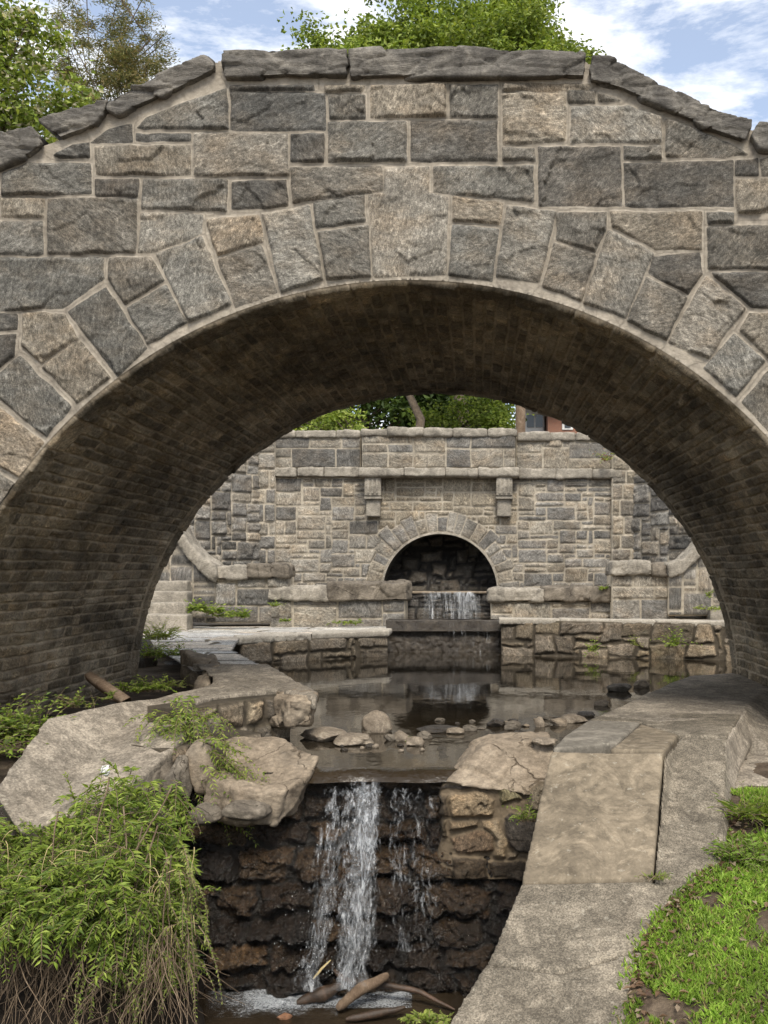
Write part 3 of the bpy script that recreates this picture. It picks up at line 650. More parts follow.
link('cave_rockwork', me, M['cave'], tw)
# parapet: lower sections at each side and a projecting centre bay
def psec(x0, x1, ya, z0, z1, seed, name='parapet'):
    p = rects(x0, x1, z0, z1, seed, (3, 7), (2, 4), .13)
    me = field(np.arange(x0, x1, .028), np.linspace(z0, z1, int((z1-z0)/.028)), p, lambda U, V, H: np.c_[U, ya-H, V], name, pal=WG, bev=.022, lift=.035, relief=.035, seed=seed, skirt=.45, gainv=(.75, 1.0))
    link(name, me, M['wall'], tw)
YP = YW-.28
psec(wx(272), wx(361), YW-.02, wz(468), wz(434), 41); psec(wx(516), wx(622), YW-.02, wz(470), wz(437), 42)
psec(wx(362, YP), wx(516, YP), YP, wz(468, YP), wz(434, YP), 43)
def beam(name, x0, x1, y0, y1, z0, z1, seed, n=5, mat='capstone', amp=.035, parent=None, vox=.035, r0=None):
    r = random.Random(seed); cuts = [x0]+sorted(x0+(x1-x0)*(k+r.uniform(-.25, .25))/n for k in range(1, n))+[x1]
    for k in range(n):
        a, b = cuts[k]+.006, cuts[k+1]-.006; dy = r.uniform(-.03, .03); dz = r.uniform(-.015, .02)
        f = [(a, y0+dy, z0), (b, y0+dy, z0), (b, y0+dy, z1+dz), (a, y0+dy, z1+dz)]
        prism(name, f, [(p[0], y1, p[2]) for p in f], M[mat], parent, vox=vox, amp=amp, freq=2.2, seed=seed*10+k, ridg=.4)
beam('cap_stone', wx(272), wx(361), YW-.10, YW+.5, wz(438), wz(431), 1, 3, parent=tw); beam('cap_stone', wx(517), wx(622), YW-.10, YW+.5, wz(441), wz(433), 2, 4, parent=tw)
beam('cap_stone', wx(361, YP), wx(517, YP), YP-.10, YW+.5, wz(437, YP), wz(429, YP), 3, 5, parent=tw)
beam('cornice', wx(272), wx(360), YW-.16, YW+.3, wz(477), wz(468), 4, 3, parent=tw); beam('cornice', wx(519), wx(622), YW-.16, YW+.3, wz(479), wz(470), 5, 3, parent=tw)
beam('cornice', wx(359, YP), wx(519, YP), YP-.14, YW+.3, wz(477, YP), wz(468, YP), 6, 4, parent=tw)
for px in (374, 504):
    b = box('bracket', (wx(px-8), YP-.05, wz(497)), (wx(px+8), YW+.05, wz(478)), M['capstone'], tw, .02)
    box('bracket_foot', (wx(px-7), YP+.06, wz(517)), (wx(px+7), YW+.05, wz(499)), M['capstone'], b, .02)
    box('bracket_band', (wx(px-8.6), YP-.03, wz(500)), (wx(px+8.6), YW+.05, wz(497.2)), M['capstone'], b, .012)
    for dx in (-4.3, 0, 4.3): box('bracket_rib', (wx(px+dx-1.3), YP-.075, wz(495)), (wx(px+dx+1.3), YW, wz(480)), M['capstone'], b, .01)
# quoined piers at both ends
for (pa, pb, sd, nm) in ((259, 277, 51, 'pier'), (611, 634, 52, 'pier')):
    p = courses(wx(pa), wx(pb), .4, wz(434), (.28, .46), (.45, .7), sd, .035)
    me = field(np.arange(wx(pa), wx(pb), .026), np.arange(.4, wz(434), .026), p, lambda U, V, H: np.c_[U, YW-.16-H, V], nm, pal=WG if sd == 51 else [(.32, .28, .22), (.26, .23, .18), (.2, .18, .15)], bev=.025, lift=.05, relief=.05, seed=sd, skirt=.35)
    link(nm, me, M['wall'], tw)
# wing walls
DKW = [(.20, .19, .17), (.15, .142, .13), (.24, .225, .20), (.27, .24, .195), (.12, .115, .105)]
o = strip('wing_wall', (wx(120, 20.2), 21.6), (wx(262), YW-.1), .4, 5.6, M['wall'], polys=lambda L: rects(0, L, .4, 5.6, 61, (2, 5), (2, 4), .12), pal=DKW+WG[:2], bev=.03, lift=.06, relief=.06, seed=61, res=.03)
tag(o, 'left wing wall of rough grey stone beside the terrace wall, behind the curved coping', 'wall')
o = strip('wing_wall', (wx(632), YW-.1), (wx(790, 20), 20.6), .4, 5.6, M['wall'], polys=lambda L: rects(0, L, .4, 5.6, 62, (2, 5), (2, 4), .12), pal=DKW, bev=.03, lift=.06, relief=.06, seed=62, res=.03)
tag(o, 'right wing wall of darker rough stone receding behind the bridge arch', 'wall')

# low block walls in front
def lowwall(nm, label, px0, px1, pt, pc, pb, Y, seed, ncap=2, depth=1.1, caps=None):
    x0, x1 = wx(px0, Y), wx(px1, Y); z0, zc, z1 = wz(pb, Y)-.15, wz(pc, Y), wz(pt, Y)
    t = thing(nm, label, 'wall', ((x0+x1)/2, Y+depth/2, z0))
    p = rects(x0, x1, z0, zc, seed, (3, 7), (2, 4), .13)
    me = field(np.arange(x0, x1, .022), np.linspace(z0, zc, int((zc-z0)/.022)), p, lambda U, V, H: np.c_[U, Y-H, V], 'wall_body', pal=WG, bev=.025, lift=.035, relief=.04, seed=seed, skirt=depth)
    link('wall_body', me, M['wall'], t)
    for k, (a, b, za, zb) in enumerate(caps or []):
        f = [(wx(a, Y), Y-.12, wz(zb, Y)), (wx(b, Y), Y-.12, wz(zb, Y)), (wx(b, Y)-.03, Y-.10, wz(za, Y)), (wx(a, Y)+.03, Y-.10, wz(za, Y))]
        prism('cap_stone', f, [(q[0], Y+depth+.05, q[2]) for q in f], M['capstone'] if k % 2 == 0 else M['greyrock'], t, vox=.03, amp=.06, freq=1.8, seed=seed+k, ridg=.5)
    return t
lowwall('low_wall', 'low wall left of the cascade capped by one big rough slab', 270, 405, 584, 600, 624, 20.9, 71, caps=[(268, 331, 588, 600), (328, 408, 583, 600)])
lowwall('low_wall', 'low wall right of the cascade with flat cap stones', 491, 612, 589, 602, 618, 20.9, 72, caps=[(488, 545, 589, 601), (543, 612, 588, 601)])
lowwall('low_wall', 'square stone pier wall with a thick cap under the right raking coping', 612, 676, 562, 575, 616, 20.6, 73, depth=.8, caps=[(611, 651, 562, 575), (651, 676, 564, 576)])
lowwall('low_wall', 'dark stone wall with a thick level cap beside the left steps', 206, 289, 564, 577, 616, 20.9, 74, depth=.7, caps=[(206, 248, 566, 579), (246, 289, 564, 577)])
# raking balustrade walls
def raking(label, pts, Y, pb, seed, thick=.6, cw=14):
    t = thing('raking_wall', label, 'wall', (wx(pts[0][0], Y), Y, .5))
    xs = [p[0] for p in pts]; x0, x1 = wx(min(xs), Y), wx(max(xs), Y)
    zt = lambda x: np.interp(x, [wx(p[0], Y) for p in sorted(pts)], [wz(p[1]+cw*.6, Y) for p in sorted(pts)])
    z0 = wz(pb, Y); z1 = wz(min(p[1] for p in pts), Y)
    p = rects(x0, x1, z0, z1, seed, (2, 4), (2, 4), .13)
    me = field(np.arange(x0, x1, .03), np.linspace(0, 1, 50), [[(a, (b-z0)/(z1-z0)) for a, b in q] for q in p],
        lambda U, V, H: np.c_[U, Y-H, np.minimum(z0+V*(z1-z0), zt(U))], 'wall_body', pal=DKW, bev=.02, lift=.04, relief=.04, seed=seed, skirt=thick, warp=.004)
    link('wall_body', me, M['wall'], t)
    q = sorted(pts)
    top = [(wx(a, Y), Y-.14, wz(b, Y)) for a, b in q]; bot = [(wx(a, Y), Y-.14, wz(b+cw, Y)) for a, b in q][::-1]
    f = top+bot; prism('coping', f, [(v[0], Y+thick+.1, v[2]+.02) for v in f], M['capstone'], t, vox=.035, amp=.05, freq=2, seed=seed, ridg=.4)
raking('raking wall with curved rough coping sweeping down beside the left steps', [(140, 478), (160, 500), (178, 524), (190, 543), (204, 557), (216, 566)], 20.8, 618, 81, cw=17)
raking('raking wall with smooth sloped coping beside the right bridge pier', [(668, 564), (680, 560), (700, 541), (722, 520), (748, 498)], 20.5, 616, 82)
# steps
st = thing('stone_steps', 'worn stone steps climbing behind the left bridge pier', 'steps', (wx(150, 22), 22, .5))
for k in range(6):
    y0 = 19.5+k*.34; z1 = .56+.215*(k+1)
    f = [(wx(60, 22), y0, .3), (wx(187, y0), y0, .3), (wx(187, y0), y0, z1), (wx(60, 22), y0, z1)]
    prism('step', f, [(v[0], y0+.42, v[2]) for v in f], M['capstone'], st, vox=.03, amp=.02, seed=90+k)
st = thing('stone_steps', 'few pale stone steps behind the right bridge pier', 'steps', (wx(740, 22), 22, .5))
for k in range(5):
    y0 = 20.3+k*.32; z1 = .72+.17*(k+1)
    f = [(wx(708, 20.5), y0, .3), (wx(800, 22), y0, .3), (wx(800, 22), y0, z1), (wx(708, 20.5), y0, z1)]
    prism('step', f, [(v[0], y0+.36, v[2]) for v in f], M['capstone'], st, vox=.035, amp=.012, seed=100+k)

# ================================================================ pool, weir and ledges
wr = thing('weir', 'dark wet stone weir step at the head of the pool', 'weir', (wx(444, 20), 20, 0))
f = [(wx(386, 20), 20.0, -.35), (wx(502, 20), 20.0, -.35), (wx(502, 20), 20.06, wz(631, 20)), (wx(386, 20), 20.06, wz(631, 20))]
prism('weir_face', f, [(v[0], 20.6, v[2]) for v in f], M['darkrock'], wr, vox=.022, amp=.03, freq=6, seed=35, ridg=.5)
f = [(wx(386, 20), 19.93, wz(632, 20)), (wx(502, 20), 19.93, wz(632, 20)), (wx(502, 20), 19.95, wz(619.5, 20)), (wx(386, 20), 19.95, wz(619.5, 20))]
prism('weir_sill', f, [(v[0], 20.5, v[2]) for v in f], M['darkrock'], wr, vox=.022, amp=.02, freq=4, seed=3)
up = thing('cascade_sill', 'upper stone sill under the dark arch with water dripping over it', 'weir', (wx(448, 21.8), 21.8, .6))
me = field(np.arange(wx(402, 21.8), wx(494, 21.8), .02), np.linspace(.4, wz(593, 21.8), 40), sneck(wx(402, 21.8), wx(494, 21.8), .4, wz(593, 21.8), .1, (2, 4), (1, 2), 6, .03, jit=.4), lambda U, V, H: np.c_[U, 21.85-H, V], 'sill_face', bev=.03, lift=.03, relief=.04, seed=6, skirt=.5)
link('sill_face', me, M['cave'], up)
f = [(wx(402, 21.8), 21.78, wz(594, 21.8)), (wx(494, 21.8), 21.78, wz(594, 21.8)), (wx(494, 21.8), 21.78, wz(591, 21.8)), (wx(402, 21.8), 21.78, wz(591, 21.8))]
prism('sill_edge', f, [(v[0], 22.3, v[2]) for v in f], M['tan'], up, vox=.02, amp=.01, seed=4)

def sheet(name, pts, mat, kind='structure', z=None):
    me = mkmesh(name, pts, [list(range(len(pts)))], smooth=False); o = link(name, me, mat); o['kind'] = kind; return o
sheet('stream_pool', [(-3.4, 8.13, 0), (.95, 8.13, 0), (1.2, 8.6, 0), (3.7, 12, 0), (5.8, 16, 0), (6.2, 20.1, 0), (-5.2, 20.1, 0), (-4.2, 16, 0), (-3.3, 12, 0)], M['pool'])
sheet('weir_pool', [(wx(388, 20), 20.02, wz(619, 20)), (wx(500, 20), 20.02, wz(619, 20)), (wx(500, 20), 21.9, wz(619, 20)), (wx(388, 20), 21.9, wz(619, 20))], M['pool'])
sheet('cave_pool', [(wx(400, 21.8), 21.82, wz(590.6, 21.8)), (wx(494, 21.8), 21.82, wz(590.6, 21.8)), (ACX+1.3, 26.0, wz(590.6, 21.8)), (ACX-1.3, 26.0, wz(590.6, 21.8))], M['pool'])
ZL = -1.70
sheet('lower_pool', [(-6, 4.3, ZL), (1.2, 4.3, ZL), (1.2, 8.4, ZL), (-6, 8.4, ZL)], M['pool2'])

LEDGE = [(.25, .205, .145), (.20, .165, .12), (.30, .245, .175), (.16, .135, .105), (.26, .22, .17)]
def ledge(label, p0, p1, zt, seed, res=.018, poly=None, capz=.07):
    t = thing('pool_edge_wall', label, 'wall', ((p0[0]+p1[0])/2, (p0[1]+p1[1])/2, 0))
    strip('wall_face', p0, p1, -.35, zt-.05, M['wall'] if 0 else M['ledge'], res=res, polys=lambda L: sneck(0, L, -.35, zt-.05, .13, (2, 6), (1, 3), seed, .03, jit=.45), pal=LEDGE, bev=.035, lift=.04, relief=.05, freq=2.0, seed=seed, warp=.03, parent=t, thick=.45)
    return t
M['ledge'] = m_masonry('damp_ledge_rubble', mortar=(.11, .09, .065), e0=0, e1=.03, grime=.45, lich=.25, gain=.8, moss=.35)
tl_ = ledge('low rubble wall edging the left side of the pool under pale flags', (wx(240, 17.2), 17.2), (wx(388, 19.1), 19.1), .45, 111)
f = [(wx(312, 18.1), 18.06, .50), (wx(389, 19.0), 19.02, .50), (wx(389, 19.0), 19.8, .50), (wx(306, 18.2), 18.9, .50)]
prism('cap_slab', [(a, b, .49) for a, b, c in f], [(a, b, .37) for a, b, c in f], M['palecap'], tl_, vox=.03, amp=.012, seed=2)
f = [(wx(238, 17.2), 17.12, .44), (wx(311, 18.1), 18.06, .44), (wx(300, 18.6), 18.7, .44), (wx(232, 17.6), 17.7, .44)]
prism('cap_slab', [(a, b, .475) for a, b, c in f], [(a, b, .36) for a, b, c in f], M['palecap'], tl_, vox=.025, amp=.03, seed=12, ridg=.5)
tr_ = ledge('low rubble wall edging the right side of the pool under pale flags', (wx(501, 19.3), 19.3), (wx(745, 18.0), 18.0), .72, 112)
xs_ = [wx(499, 19.2), wx(560, 19), wx(655, 18.6), wx(760, 18)]; ys_ = [19.22, 18.98, 18.45, 17.9]
for k in range(3):
    a, b = (xs_[k]+.006, ys_[k]), (xs_[k+1]-.006, ys_[k+1]); f = [(a[0], a[1], .71), (b[0], b[1], .71), (b[0], b[1]+.55, .71), (a[0], a[1]+.55, .71)]
    prism('cap_slab', f, lower(f, dz=.11), M['palecap'], tr_, vox=.025, amp=.016, seed=30+k, freq=2)
# ================================================================ ground and paths
def flags(name, poly, z, seed, cell=.28, res=.05, pal=None, zf=None, kind='structure', ws=(2, 5), hs=(1, 3)):
    poly = np.array(poly); lo = poly.min(0); hi = poly.max(0)
    P = sneck(lo[0], hi[0], lo[1], hi[1], cell, ws, hs, seed, .03, jit=.3)
    me = field(np.arange(lo[0], hi[0], res), np.arange(lo[1], hi[1], res), P, lambda U, V, H: np.c_[U, V, (z if zf is None else zf(U, V))+H], name, pal=pal, bev=.02, lift=.008, relief=.012, freq=1, seed=seed,
               mask=lambda Q: sdpoly(Q, poly) > -.01, mort=-.004, gainv=(.8, 1.2), fac=.2)
    o = link(name, me, M['paving']); o['kind'] = kind; return o
BL = [(.46, .455, .43), (.42, .415, .40), (.50, .48, .44), (.52, .47, .40)]
def zl(U, V): return .55+0*U
flags('left_path', [(-9, 22.5), (wx(389, 19.1)-.05, 22.5), (wx(389, 19.1)-.05, 19.2), (wx(310, 18.2), 18.25), (wx(241, 17.3), 17.25), (wx(233, 14.6), 14.6), (wx(272, 11.55), 11.55), (wx(192, 11.55), 11.55), (wx(150, 15.5), 15.5), (-6.3, 18), (-9, 19)], .455, 5, pal=BL, cell=.34, hs=(1, 2), ws=(3, 7))
flags('right_path', [(wx(502, 19.3), 19.35), (wx(745, 18), 18.2), (9, 18.2), (9, 22.5), (wx(502, 20.5), 22.5)], .63, 6, pal=[(.34, .29, .22), (.30, .26, .21), (.26, .24, .21)], cell=.4)
gx = np.r_[np.array([-400, -200, -100, -60, -40, -28, -20, -15]), np.arange(-12, 12.01, .15), np.array([15, 20, 28, 40, 60, 100, 200, 400])]
gy = np.r_[np.array([-60, -20, -6, 0, 2, 3]), np.arange(3.5, 27.01, .15), np.array([28, 30, 34, 40, 50, 70, 100, 160, 260, 400])]
GX, GY = np.meshgrid(gx, gy); x = GX.ravel(); y = GY.ravel()
def right_edge(y): return np.interp(y, [4.5, 5.6, 6.4, 7.6, 8.3, 10, 13.5, 18], [.1, .35, .5, .75, 1.2, 2.7, 4.2, 6.2])
def left_edge(y): return np.interp(y, [4.5, 7.5, 8.2, 9.5, 11.5, 14.5, 17.3, 20], [-9, -3.6, -2.9, -1.9, -2.3, -3.6, -4.2, -2.0])
z = np.full(len(x), .0)
inpool = (x > left_edge(y)) & (x < right_edge(y)) & (y > 8.1) & (y < 20); low = (y <= 8.1) & (x < right_edge(y))
lb = np.interp(y, [8, 9.5, 12, 14, 17, 30], [-.1, .05, .12, .26, .36, .36]); rb = np.interp(y, [3, 5, 6.5, 8.5, 13, 17.5, 18.5, 30], [-.9, -.62, -.32, -.1, .05, .4, .58, .58])
rb = np.where((y < 8.6) & (x < 11), -1.3, rb); z = np.where(x < 0, lb, rb); z = np.where(inpool, -.42, z); z = np.where(low, -1.95, z)
z = np.where((y < 8.1) & (x < -3.4-.2*(8.1-y)), np.maximum(z, -1.95+1.6*np.clip((-3.4-.2*(8.1-y)-x)/1.2, 0, 1)), z)
z = np.where((y > 20) & (x > -2.2) & (x < .8) & (y < 24), .3, z)
ter = (y > 25.6); z = np.where(ter, 3.85, z)
side = (np.abs(x+.3) > 6.8) & (y > 8.3) & (y < 13.4); z = np.where(side, np.maximum(z, .9+1.1*np.clip((np.abs(x+.3)-6.8)/1.5, 0, 1)), z)
z = z+.03*fbm(np.c_[x, y]*2, 4, 5)
nx, ny = len(gx), len(gy); ix = np.arange(nx*ny).reshape(ny, nx)
Fc = np.stack([ix[:-1, :-1], ix[:-1, 1:], ix[1:, 1:], ix[1:, :-1]], -1).reshape(-1, 4)
o = link('ground', mkmesh('ground', np.c_[x, y, z], Fc), M['soil']); o['kind'] = 'structure'

# ================================================================ left bank
lb_ = thing('stream_bank_wall', 'broken tan stone and concrete bank wall left of the waterfall', 'wall', (-2.4, 9, 0))
def pd(*p): return [W(*q) for q in p]
# sloping concrete apron: upper edge, lower edge
top = pd((222, 683, 10.4), (160, 697, 9.6), (110, 704, 9.1), (46, 716, 8.3), (-8, 792, 7.2), (20, 832, 6.95), (80, 812, 7.2), (140, 778, 7.7), (176, 745, 8.2), (192, 722, 8.65), (216, 700, 9.3))
c = np.mean(np.array(top), 0)
prism('sloping_apron', top, [(p[0]*1.0+.05, p[1]+.55, p[2]-.75) for p in top], M['concrete'], lb_, vox=.024, amp=.03, freq=1.6, seed=2)
# quay: continuous cap with a projecting broken nose, rubble face below
top = pd((192, 664, 11.7), (268, 664, 11.6), (296, 680, 10.5), (317, 692, 9.66), (314, 698, 9.2), (300, 694, 9.5), (278, 690.5, 9.8), (236, 694, 9.5), (214, 697, 9.30), (196, 702, 8.95), (190, 694, 9.5), (208, 686, 10.2), (217, 677, 11.0), (212, 670, 11.8))
prism('quay_cap', top, lower(top, dz=.10), M['concrete'], lb_, vox=.018, amp=.02, freq=2.6, seed=4, ridg=.35)
f = pd((278, 690, 9.85), (317, 693, 9.6), (313, 699, 9.2), (290, 700, 9.15), (276, 697, 9.5))
prism('quay_nose', f, [(p[0]-.05, p[1]+.08, p[2]-.26) for p in f], M['tan'], lb_, vox=.018, amp=.05, freq=3, seed=41, ridg=.6)
p0 = W(176, 712, 8.66); p1 = W(290, 700, 9.75)
strip('rubble_face', (p0[0], p0[1]), (p1[0], p1[1]), -.45, .41, M['ledge'], res=.014, polys=lambda L: sneck(0, L, -.45, .40, .115, (2, 4), (2, 4), 55, .03, jit=.5), pal=[(.22, .18, .13), (.17, .15, .12), (.13, .115, .095), (.28, .225, .155)], bev=.05, lift=.05, relief=.06, freq=2.6, seed=55, warp=.04, parent=lb_, thick=.4)
p0 = W(160, 748, 8.1); p1 = W(262, 735, 8.95)
strip('rubble_face', (p0[0], p0[1]), (p1[0], p1[1]), -1.3, .16, M['ledge'], res=.014, polys=lambda L: sneck(0, L, -1.3, .16, .13, (1, 3), (1, 3), 56, .03, jit=.5), pal=[(.20, .16, .115), (.14, .12, .095), (.10, .085, .07), (.24, .19, .13)], bev=.06, lift=.08, relief=.09, freq=2.6, seed=56, warp=.05, parent=lb_, thick=.4)
rock('wall_stone', W(204, 768, 8.12), (.17, .2, .24), 221, M['tan'], lb_, cut=.6, amp=.12); rock('wall_stone', W(180, 782, 7.98), (.14, .18, .2), 222, M['greyrock'], lb_, cut=.6, amp=.12)
bl = [((150, 762), (178, 794), 8.0, 'greyrock'), ((120, 790), (150, 830), 7.6, 'greyrock'), ((148, 792), (182, 832), 7.75, 'darkrock')]
for k, (a, b, Y, m) in enumerate(bl):
    p = W((a[0]+b[0])/2, (a[1]+b[1])/2, Y+.12)
    rock('wall_stone', p, ((b[0]-a[0])*.56*Y/F, .26, (b[1]-a[1])*.60*Y/F), 200+k, M[m], lb_, cut=.55, amp=.14)
prism('bank_core', [(-9, 7.4, -.15), (-3.0, 7.9, -.15), (-2.2, 8.3, -.05), (-2.0, 9.3, -.05), (-2.4, 11.4, .1), (-9, 11.4, .05)], [(-9, 7.0, -2.1), (-2.9, 7.8, -2.1), (-2.2, 8.2, -2.1), (-2.0, 9.2, -2.1), (-2.4, 11.4, -2.1), (-9, 11.4, -2.1)], M['darkrock'], lb_, vox=.06, amp=.12, freq=1.8, seed=9, ridg=.4)
prism('root_shade_mound', [(-6, 6.7, -1.25), (-2.4, 6.8, -1.3), (-2.1, 7.2, -1.3), (-2.2, 7.8, -1.0), (-6, 7.8, -.9)], [(-6, 5.9, -2.1), (-2.1, 6.0, -2.1), (-1.8, 6.9, -2.1), (-2.1, 7.8, -2.1), (-6, 7.8, -2.1)], M['shadesoil'], lb_, vox=.05, amp=.12, freq=2.2, seed=19, ridg=.3)  # mound added behind the hanging roots; its dark colour stands in for shadow
# big rounded rock beside the lip
o = prism('lip_boulder', pd((212, 750, 8.6), (236, 738, 8.7), (275, 738, 8.7), (320, 756, 8.2), (310, 772, 7.95), (284, 792, 7.75), (240, 788, 7.75), (212, 780, 7.9)), pd((210, 826, 8.6), (232, 830, 8.7), (275, 830, 8.65), (300, 815, 8.2), (292, 812, 7.9), (274, 826, 7.78), (240, 822, 7.8), (206, 812, 7.95)), M['tan'], None, vox=.02, amp=.04, freq=2.4, seed=12, ridg=.5)
tag(o, 'broad tan boulder at the left lip of the waterfall', 'boulder')
o = rock('wedged_stone', W(246, 811, 7.72), (.20, .16, .085), 33, M['greyrock'], cut=.7); tag(o, 'flat grey stone wedged under the broad lip boulder', 'stone')
o = rock('wedged_stone', W(205, 815, 7.72), (.14, .14, .09), 34, M['greyrock'], cut=.7); tag(o, 'small grey stone at the edge of the bushy plant', 'stone')

# hollow behind the quay
o = prism('broken_slab', pd((180, 650, 12.6), (214, 655, 12.4), (220, 664, 11.7), (208, 684, 10.6), (196, 684, 10.8), (205, 668, 11.6)), [(p[0], p[1], p[2]-.35) for p in pd((180, 650, 12.6), (214, 655, 12.4), (220, 664, 11.7), (208, 684, 10.6), (196, 684, 10.8), (205, 668, 11.6))], M['tan'], None, vox=.025, amp=.04, seed=6, ridg=.5)
tag(o, 'broken curved slab edging the dark hollow beside the left path', 'slab')
o = rock('rubble_stone', G(178, 668, .2), (.30, .22, .12), 35, M['darkrock']); tag(o, 'dark stone in the hollow under the left bridge pier', 'stone')
o = rock('pier_foot_stone', G(141, 665, .28), (.24, .3, .42), 36, M['darkrock'], cut=.6); tag(o, 'rough dark stone at the foot of the left bridge pier', 'stone')
o = tubes('wooden_plank', [([W(89, 676, 10.3), W(100, 684, 10.05), W(128, 703, 9.35)], [.055, .06, .058])], M['wood'], None, 4)
tag(o, 'weathered wooden stake leaning beside the left vault wall', 'plank')

# ================================================================ rock face under the fall
X0_, X1_ = -2.75, .85
P_ = []
r_ = random.Random(77); zz = -2.0
while zz < .02:
    h = r_.uniform(.13, .30); h = min(h, .03-zz) if zz+h > -.08 else h
    xx = X0_-r_.uniform(0, .3)
    while xx < X1_:
        w = r_.uniform(.22, .62); j = lambda: r_.uniform(-.035, .035)
        P_.append([(xx+.012, zz+.01+j()*.5), (xx+w-.012+j(), zz+.01+j()*.5), (xx+w-.012+j(), zz+h-.01), (xx+.012+j(), zz+h-.01)]); xx += w
    zz += h
me = field(np.arange(X0_, X1_, .0085), np.arange(-2.0, -.012, .0085), P_,
    lambda U, V, H: np.c_[U, 8.16-H+.16*V+.10*fbm(np.c_[U*1.4, V*1.6], 3, 8)+.12*np.clip((U-.35)*0, 0, 1), V], 'rock_face', pal=[(.034, .020, .009), (.052, .031, .014), (.020, .012, .006), (.085, .052, .025)],
    bev=.07, lift=.09, relief=.12, freq=3.6, seed=78, warp=.065, skirt=.5, fac=.8,
    post=lambda P, H, D: H+.030*fbm(P*np.array([15, 22]), 4, 2)+.07*np.abs(fbm(P*np.array([6, 10]), 4, 6))+.05*fbm(P*np.array([2.5, 4]), 3, 7))
o = link('rock_ledge', me, M['wetwall']); tag(o, 'dark wet layered rock face that the waterfall runs down', 'rock face')

# ================================================================ right bank masonry by the fall
rb_ = thing('rubble_wall', 'tan rubble wall right of the waterfall under the sloping slab', 'wall', (.35, 8.0, -1))
f = pd((443, 782, 7.95), (474, 755, 8.1), (488, 746, 8.15), (530, 742, 8.2), (552, 742, 8.2), (552, 800, 7.9), (505, 792, 7.9), (470, 787, 7.9))
prism('top_boulder', f, [(p[0], p[1]+.5, p[2]) for p in f], M['tan'], rb_, vox=.018, amp=.035, freq=2.3, seed=14, ridg=.5)
K_ = lambda *p: [((380+x/4.267-CX)*7.9/F, EYE-(740+y/4.267-CY)*7.9/F) for x, y in p]
rs_ = [(K_((285, 240), (440, 225), (490, 260), (485, 325), (300, 335)), (.20, .155, .10)), (K_((300, 350), (420, 345), (420, 375), (300, 390)), (.13, .10, .065)), (K_((300, 420), (430, 385), (490, 410), (485, 470), (340, 495), (305, 480)), (.12, .085, .055)),
 (K_((435, 345), (510, 335), (550, 450), (540, 505), (480, 500), (500, 430), (440, 375)), (.26, .205, .135)), (K_((530, 330), (560, 310), (720, 350), (690, 480), (580, 490), (540, 440)), (.05, .042, .034)), (K_((495, 215), (585, 195), (610, 265), (520, 275)), (.15, .13, .075)),
 (K_((205, 205), (440, 190), (445, 215), (210, 225)), (.04, .034, .028)), (K_((215, 240), (285, 240), (295, 335), (215, 340)), (.07, .055, .038)), (K_((455, 520), (620, 520), (700, 620), (480, 590)), (.04, .03, .02)), (K_((550, 490), (590, 490), (585, 512), (550, 508)), (.2, .16, .11)),
 (K_((620, 200), (760, 180), (740, 330), (640, 300)), (.16, .13, .09)), (K_((300, 505), (450, 505), (460, 590), (320, 600)), (.05, .037, .024)), (K_((215, 350), (285, 350), (290, 420), (215, 430)), (.05, .04, .026))]
us_ = np.arange((380+200/4.267-CX)*.0079, (560-CX)*.0079, .007); vs_ = np.arange(EYE-(880-CY)*.0079, EYE-(783-CY)*.0079, .007)
me = field(us_, vs_, [p for p, t in rs_], lambda U, V, H: np.c_[U, 7.93-H+.25*np.clip(-.12-U, 0, 1)+.1*np.clip(V+.5, 0, 1), V], 'wall_stones', bev=.035, lift=.05, relief=.05, freq=4, seed=88, warp=.022, skirt=.4, tints={k: t for k, (p, t) in enumerate(rs_)}, grow=.004,
    post=lambda P, H, D: H+.02*fbm(P*7, 4, 3)-.35*(1-sstep(P[:, 0]-us_[0]+.10*fbm(P*4.5, 3, 31), .03, .13)))
link('wall_stones', me, m_masonry('rubble_stone_in_earth_mortar', mortar=(.17, .13, .085), e0=0, e1=.02, grime=.35, lich=.15, gain=.7, fs=1.3), rb_)
# ================================================================ right walkway
rw = thing('sloping_kerb_wall', 'broad tan slab-topped bank wall sloping down right of the waterfall', 'wall', (1.5, 8, -.5))
def slab(name, pts, mat, dz, seed, amp=.01, vox=.02, out=0, freq=2, ridg=0, parent=rw):
    top = [W(*p) for p in pts]; c = np.mean(np.array(top), 0)
    prism(name, top, [(p[0]+out*max(0, (p[0]-c[0])), p[1], p[2]-dz) for p in top], M[mat], parent, vox=vox, amp=amp, freq=freq, seed=seed, ridg=ridg)
H_ = 1.35
def dz_(py, h=H_): return F*h/(py-CY)
def top_(pts, h=H_): return [(x, y, dz_(y, h)) for x, y in pts]
# far run of plastered top with a battered right flank
tp = [G(*p, .25) for p in [(600, 716), (645, 694), (690, 675), (748, 672), (775, 683), (760, 692), (746, 705), (741, 716), (660, 722)]]
bt = [G(*p, .25) for p in [(600, 716), (645, 694), (690, 675)]]+[(6.0, 13.6, .0), (6.2, 11.5, -.05), (3.6, 9.6, -.1), (3.0, 8.9, -.15), (2.7, 8.6, -.15), (1.75, 8.9, -.4)]
bt = [(a, b, -.4 if i < 3 else c) for i, (a, b, c) in enumerate(bt)]
prism('plastered_top', tp, bt, M['concrete'], rw, vox=.03, amp=.02, freq=1.5, seed=21)
slab('bluestone_flag', top_([(565, 735), (588, 720), (640, 722), (618, 742), (552, 748.5)]), 'bluestone', .3, 22, .006)
slab('pebbly_flag', top_([(589, 719), (606, 712), (741, 714), (727, 736), (678, 735), (641, 722)]), 'concrete2', .3, 23, .008)
slab('tan_flag', top_([(619, 742), (641, 723), (678, 734), (664, 750), (610, 749)]), 'slate', .3, 24, .006)
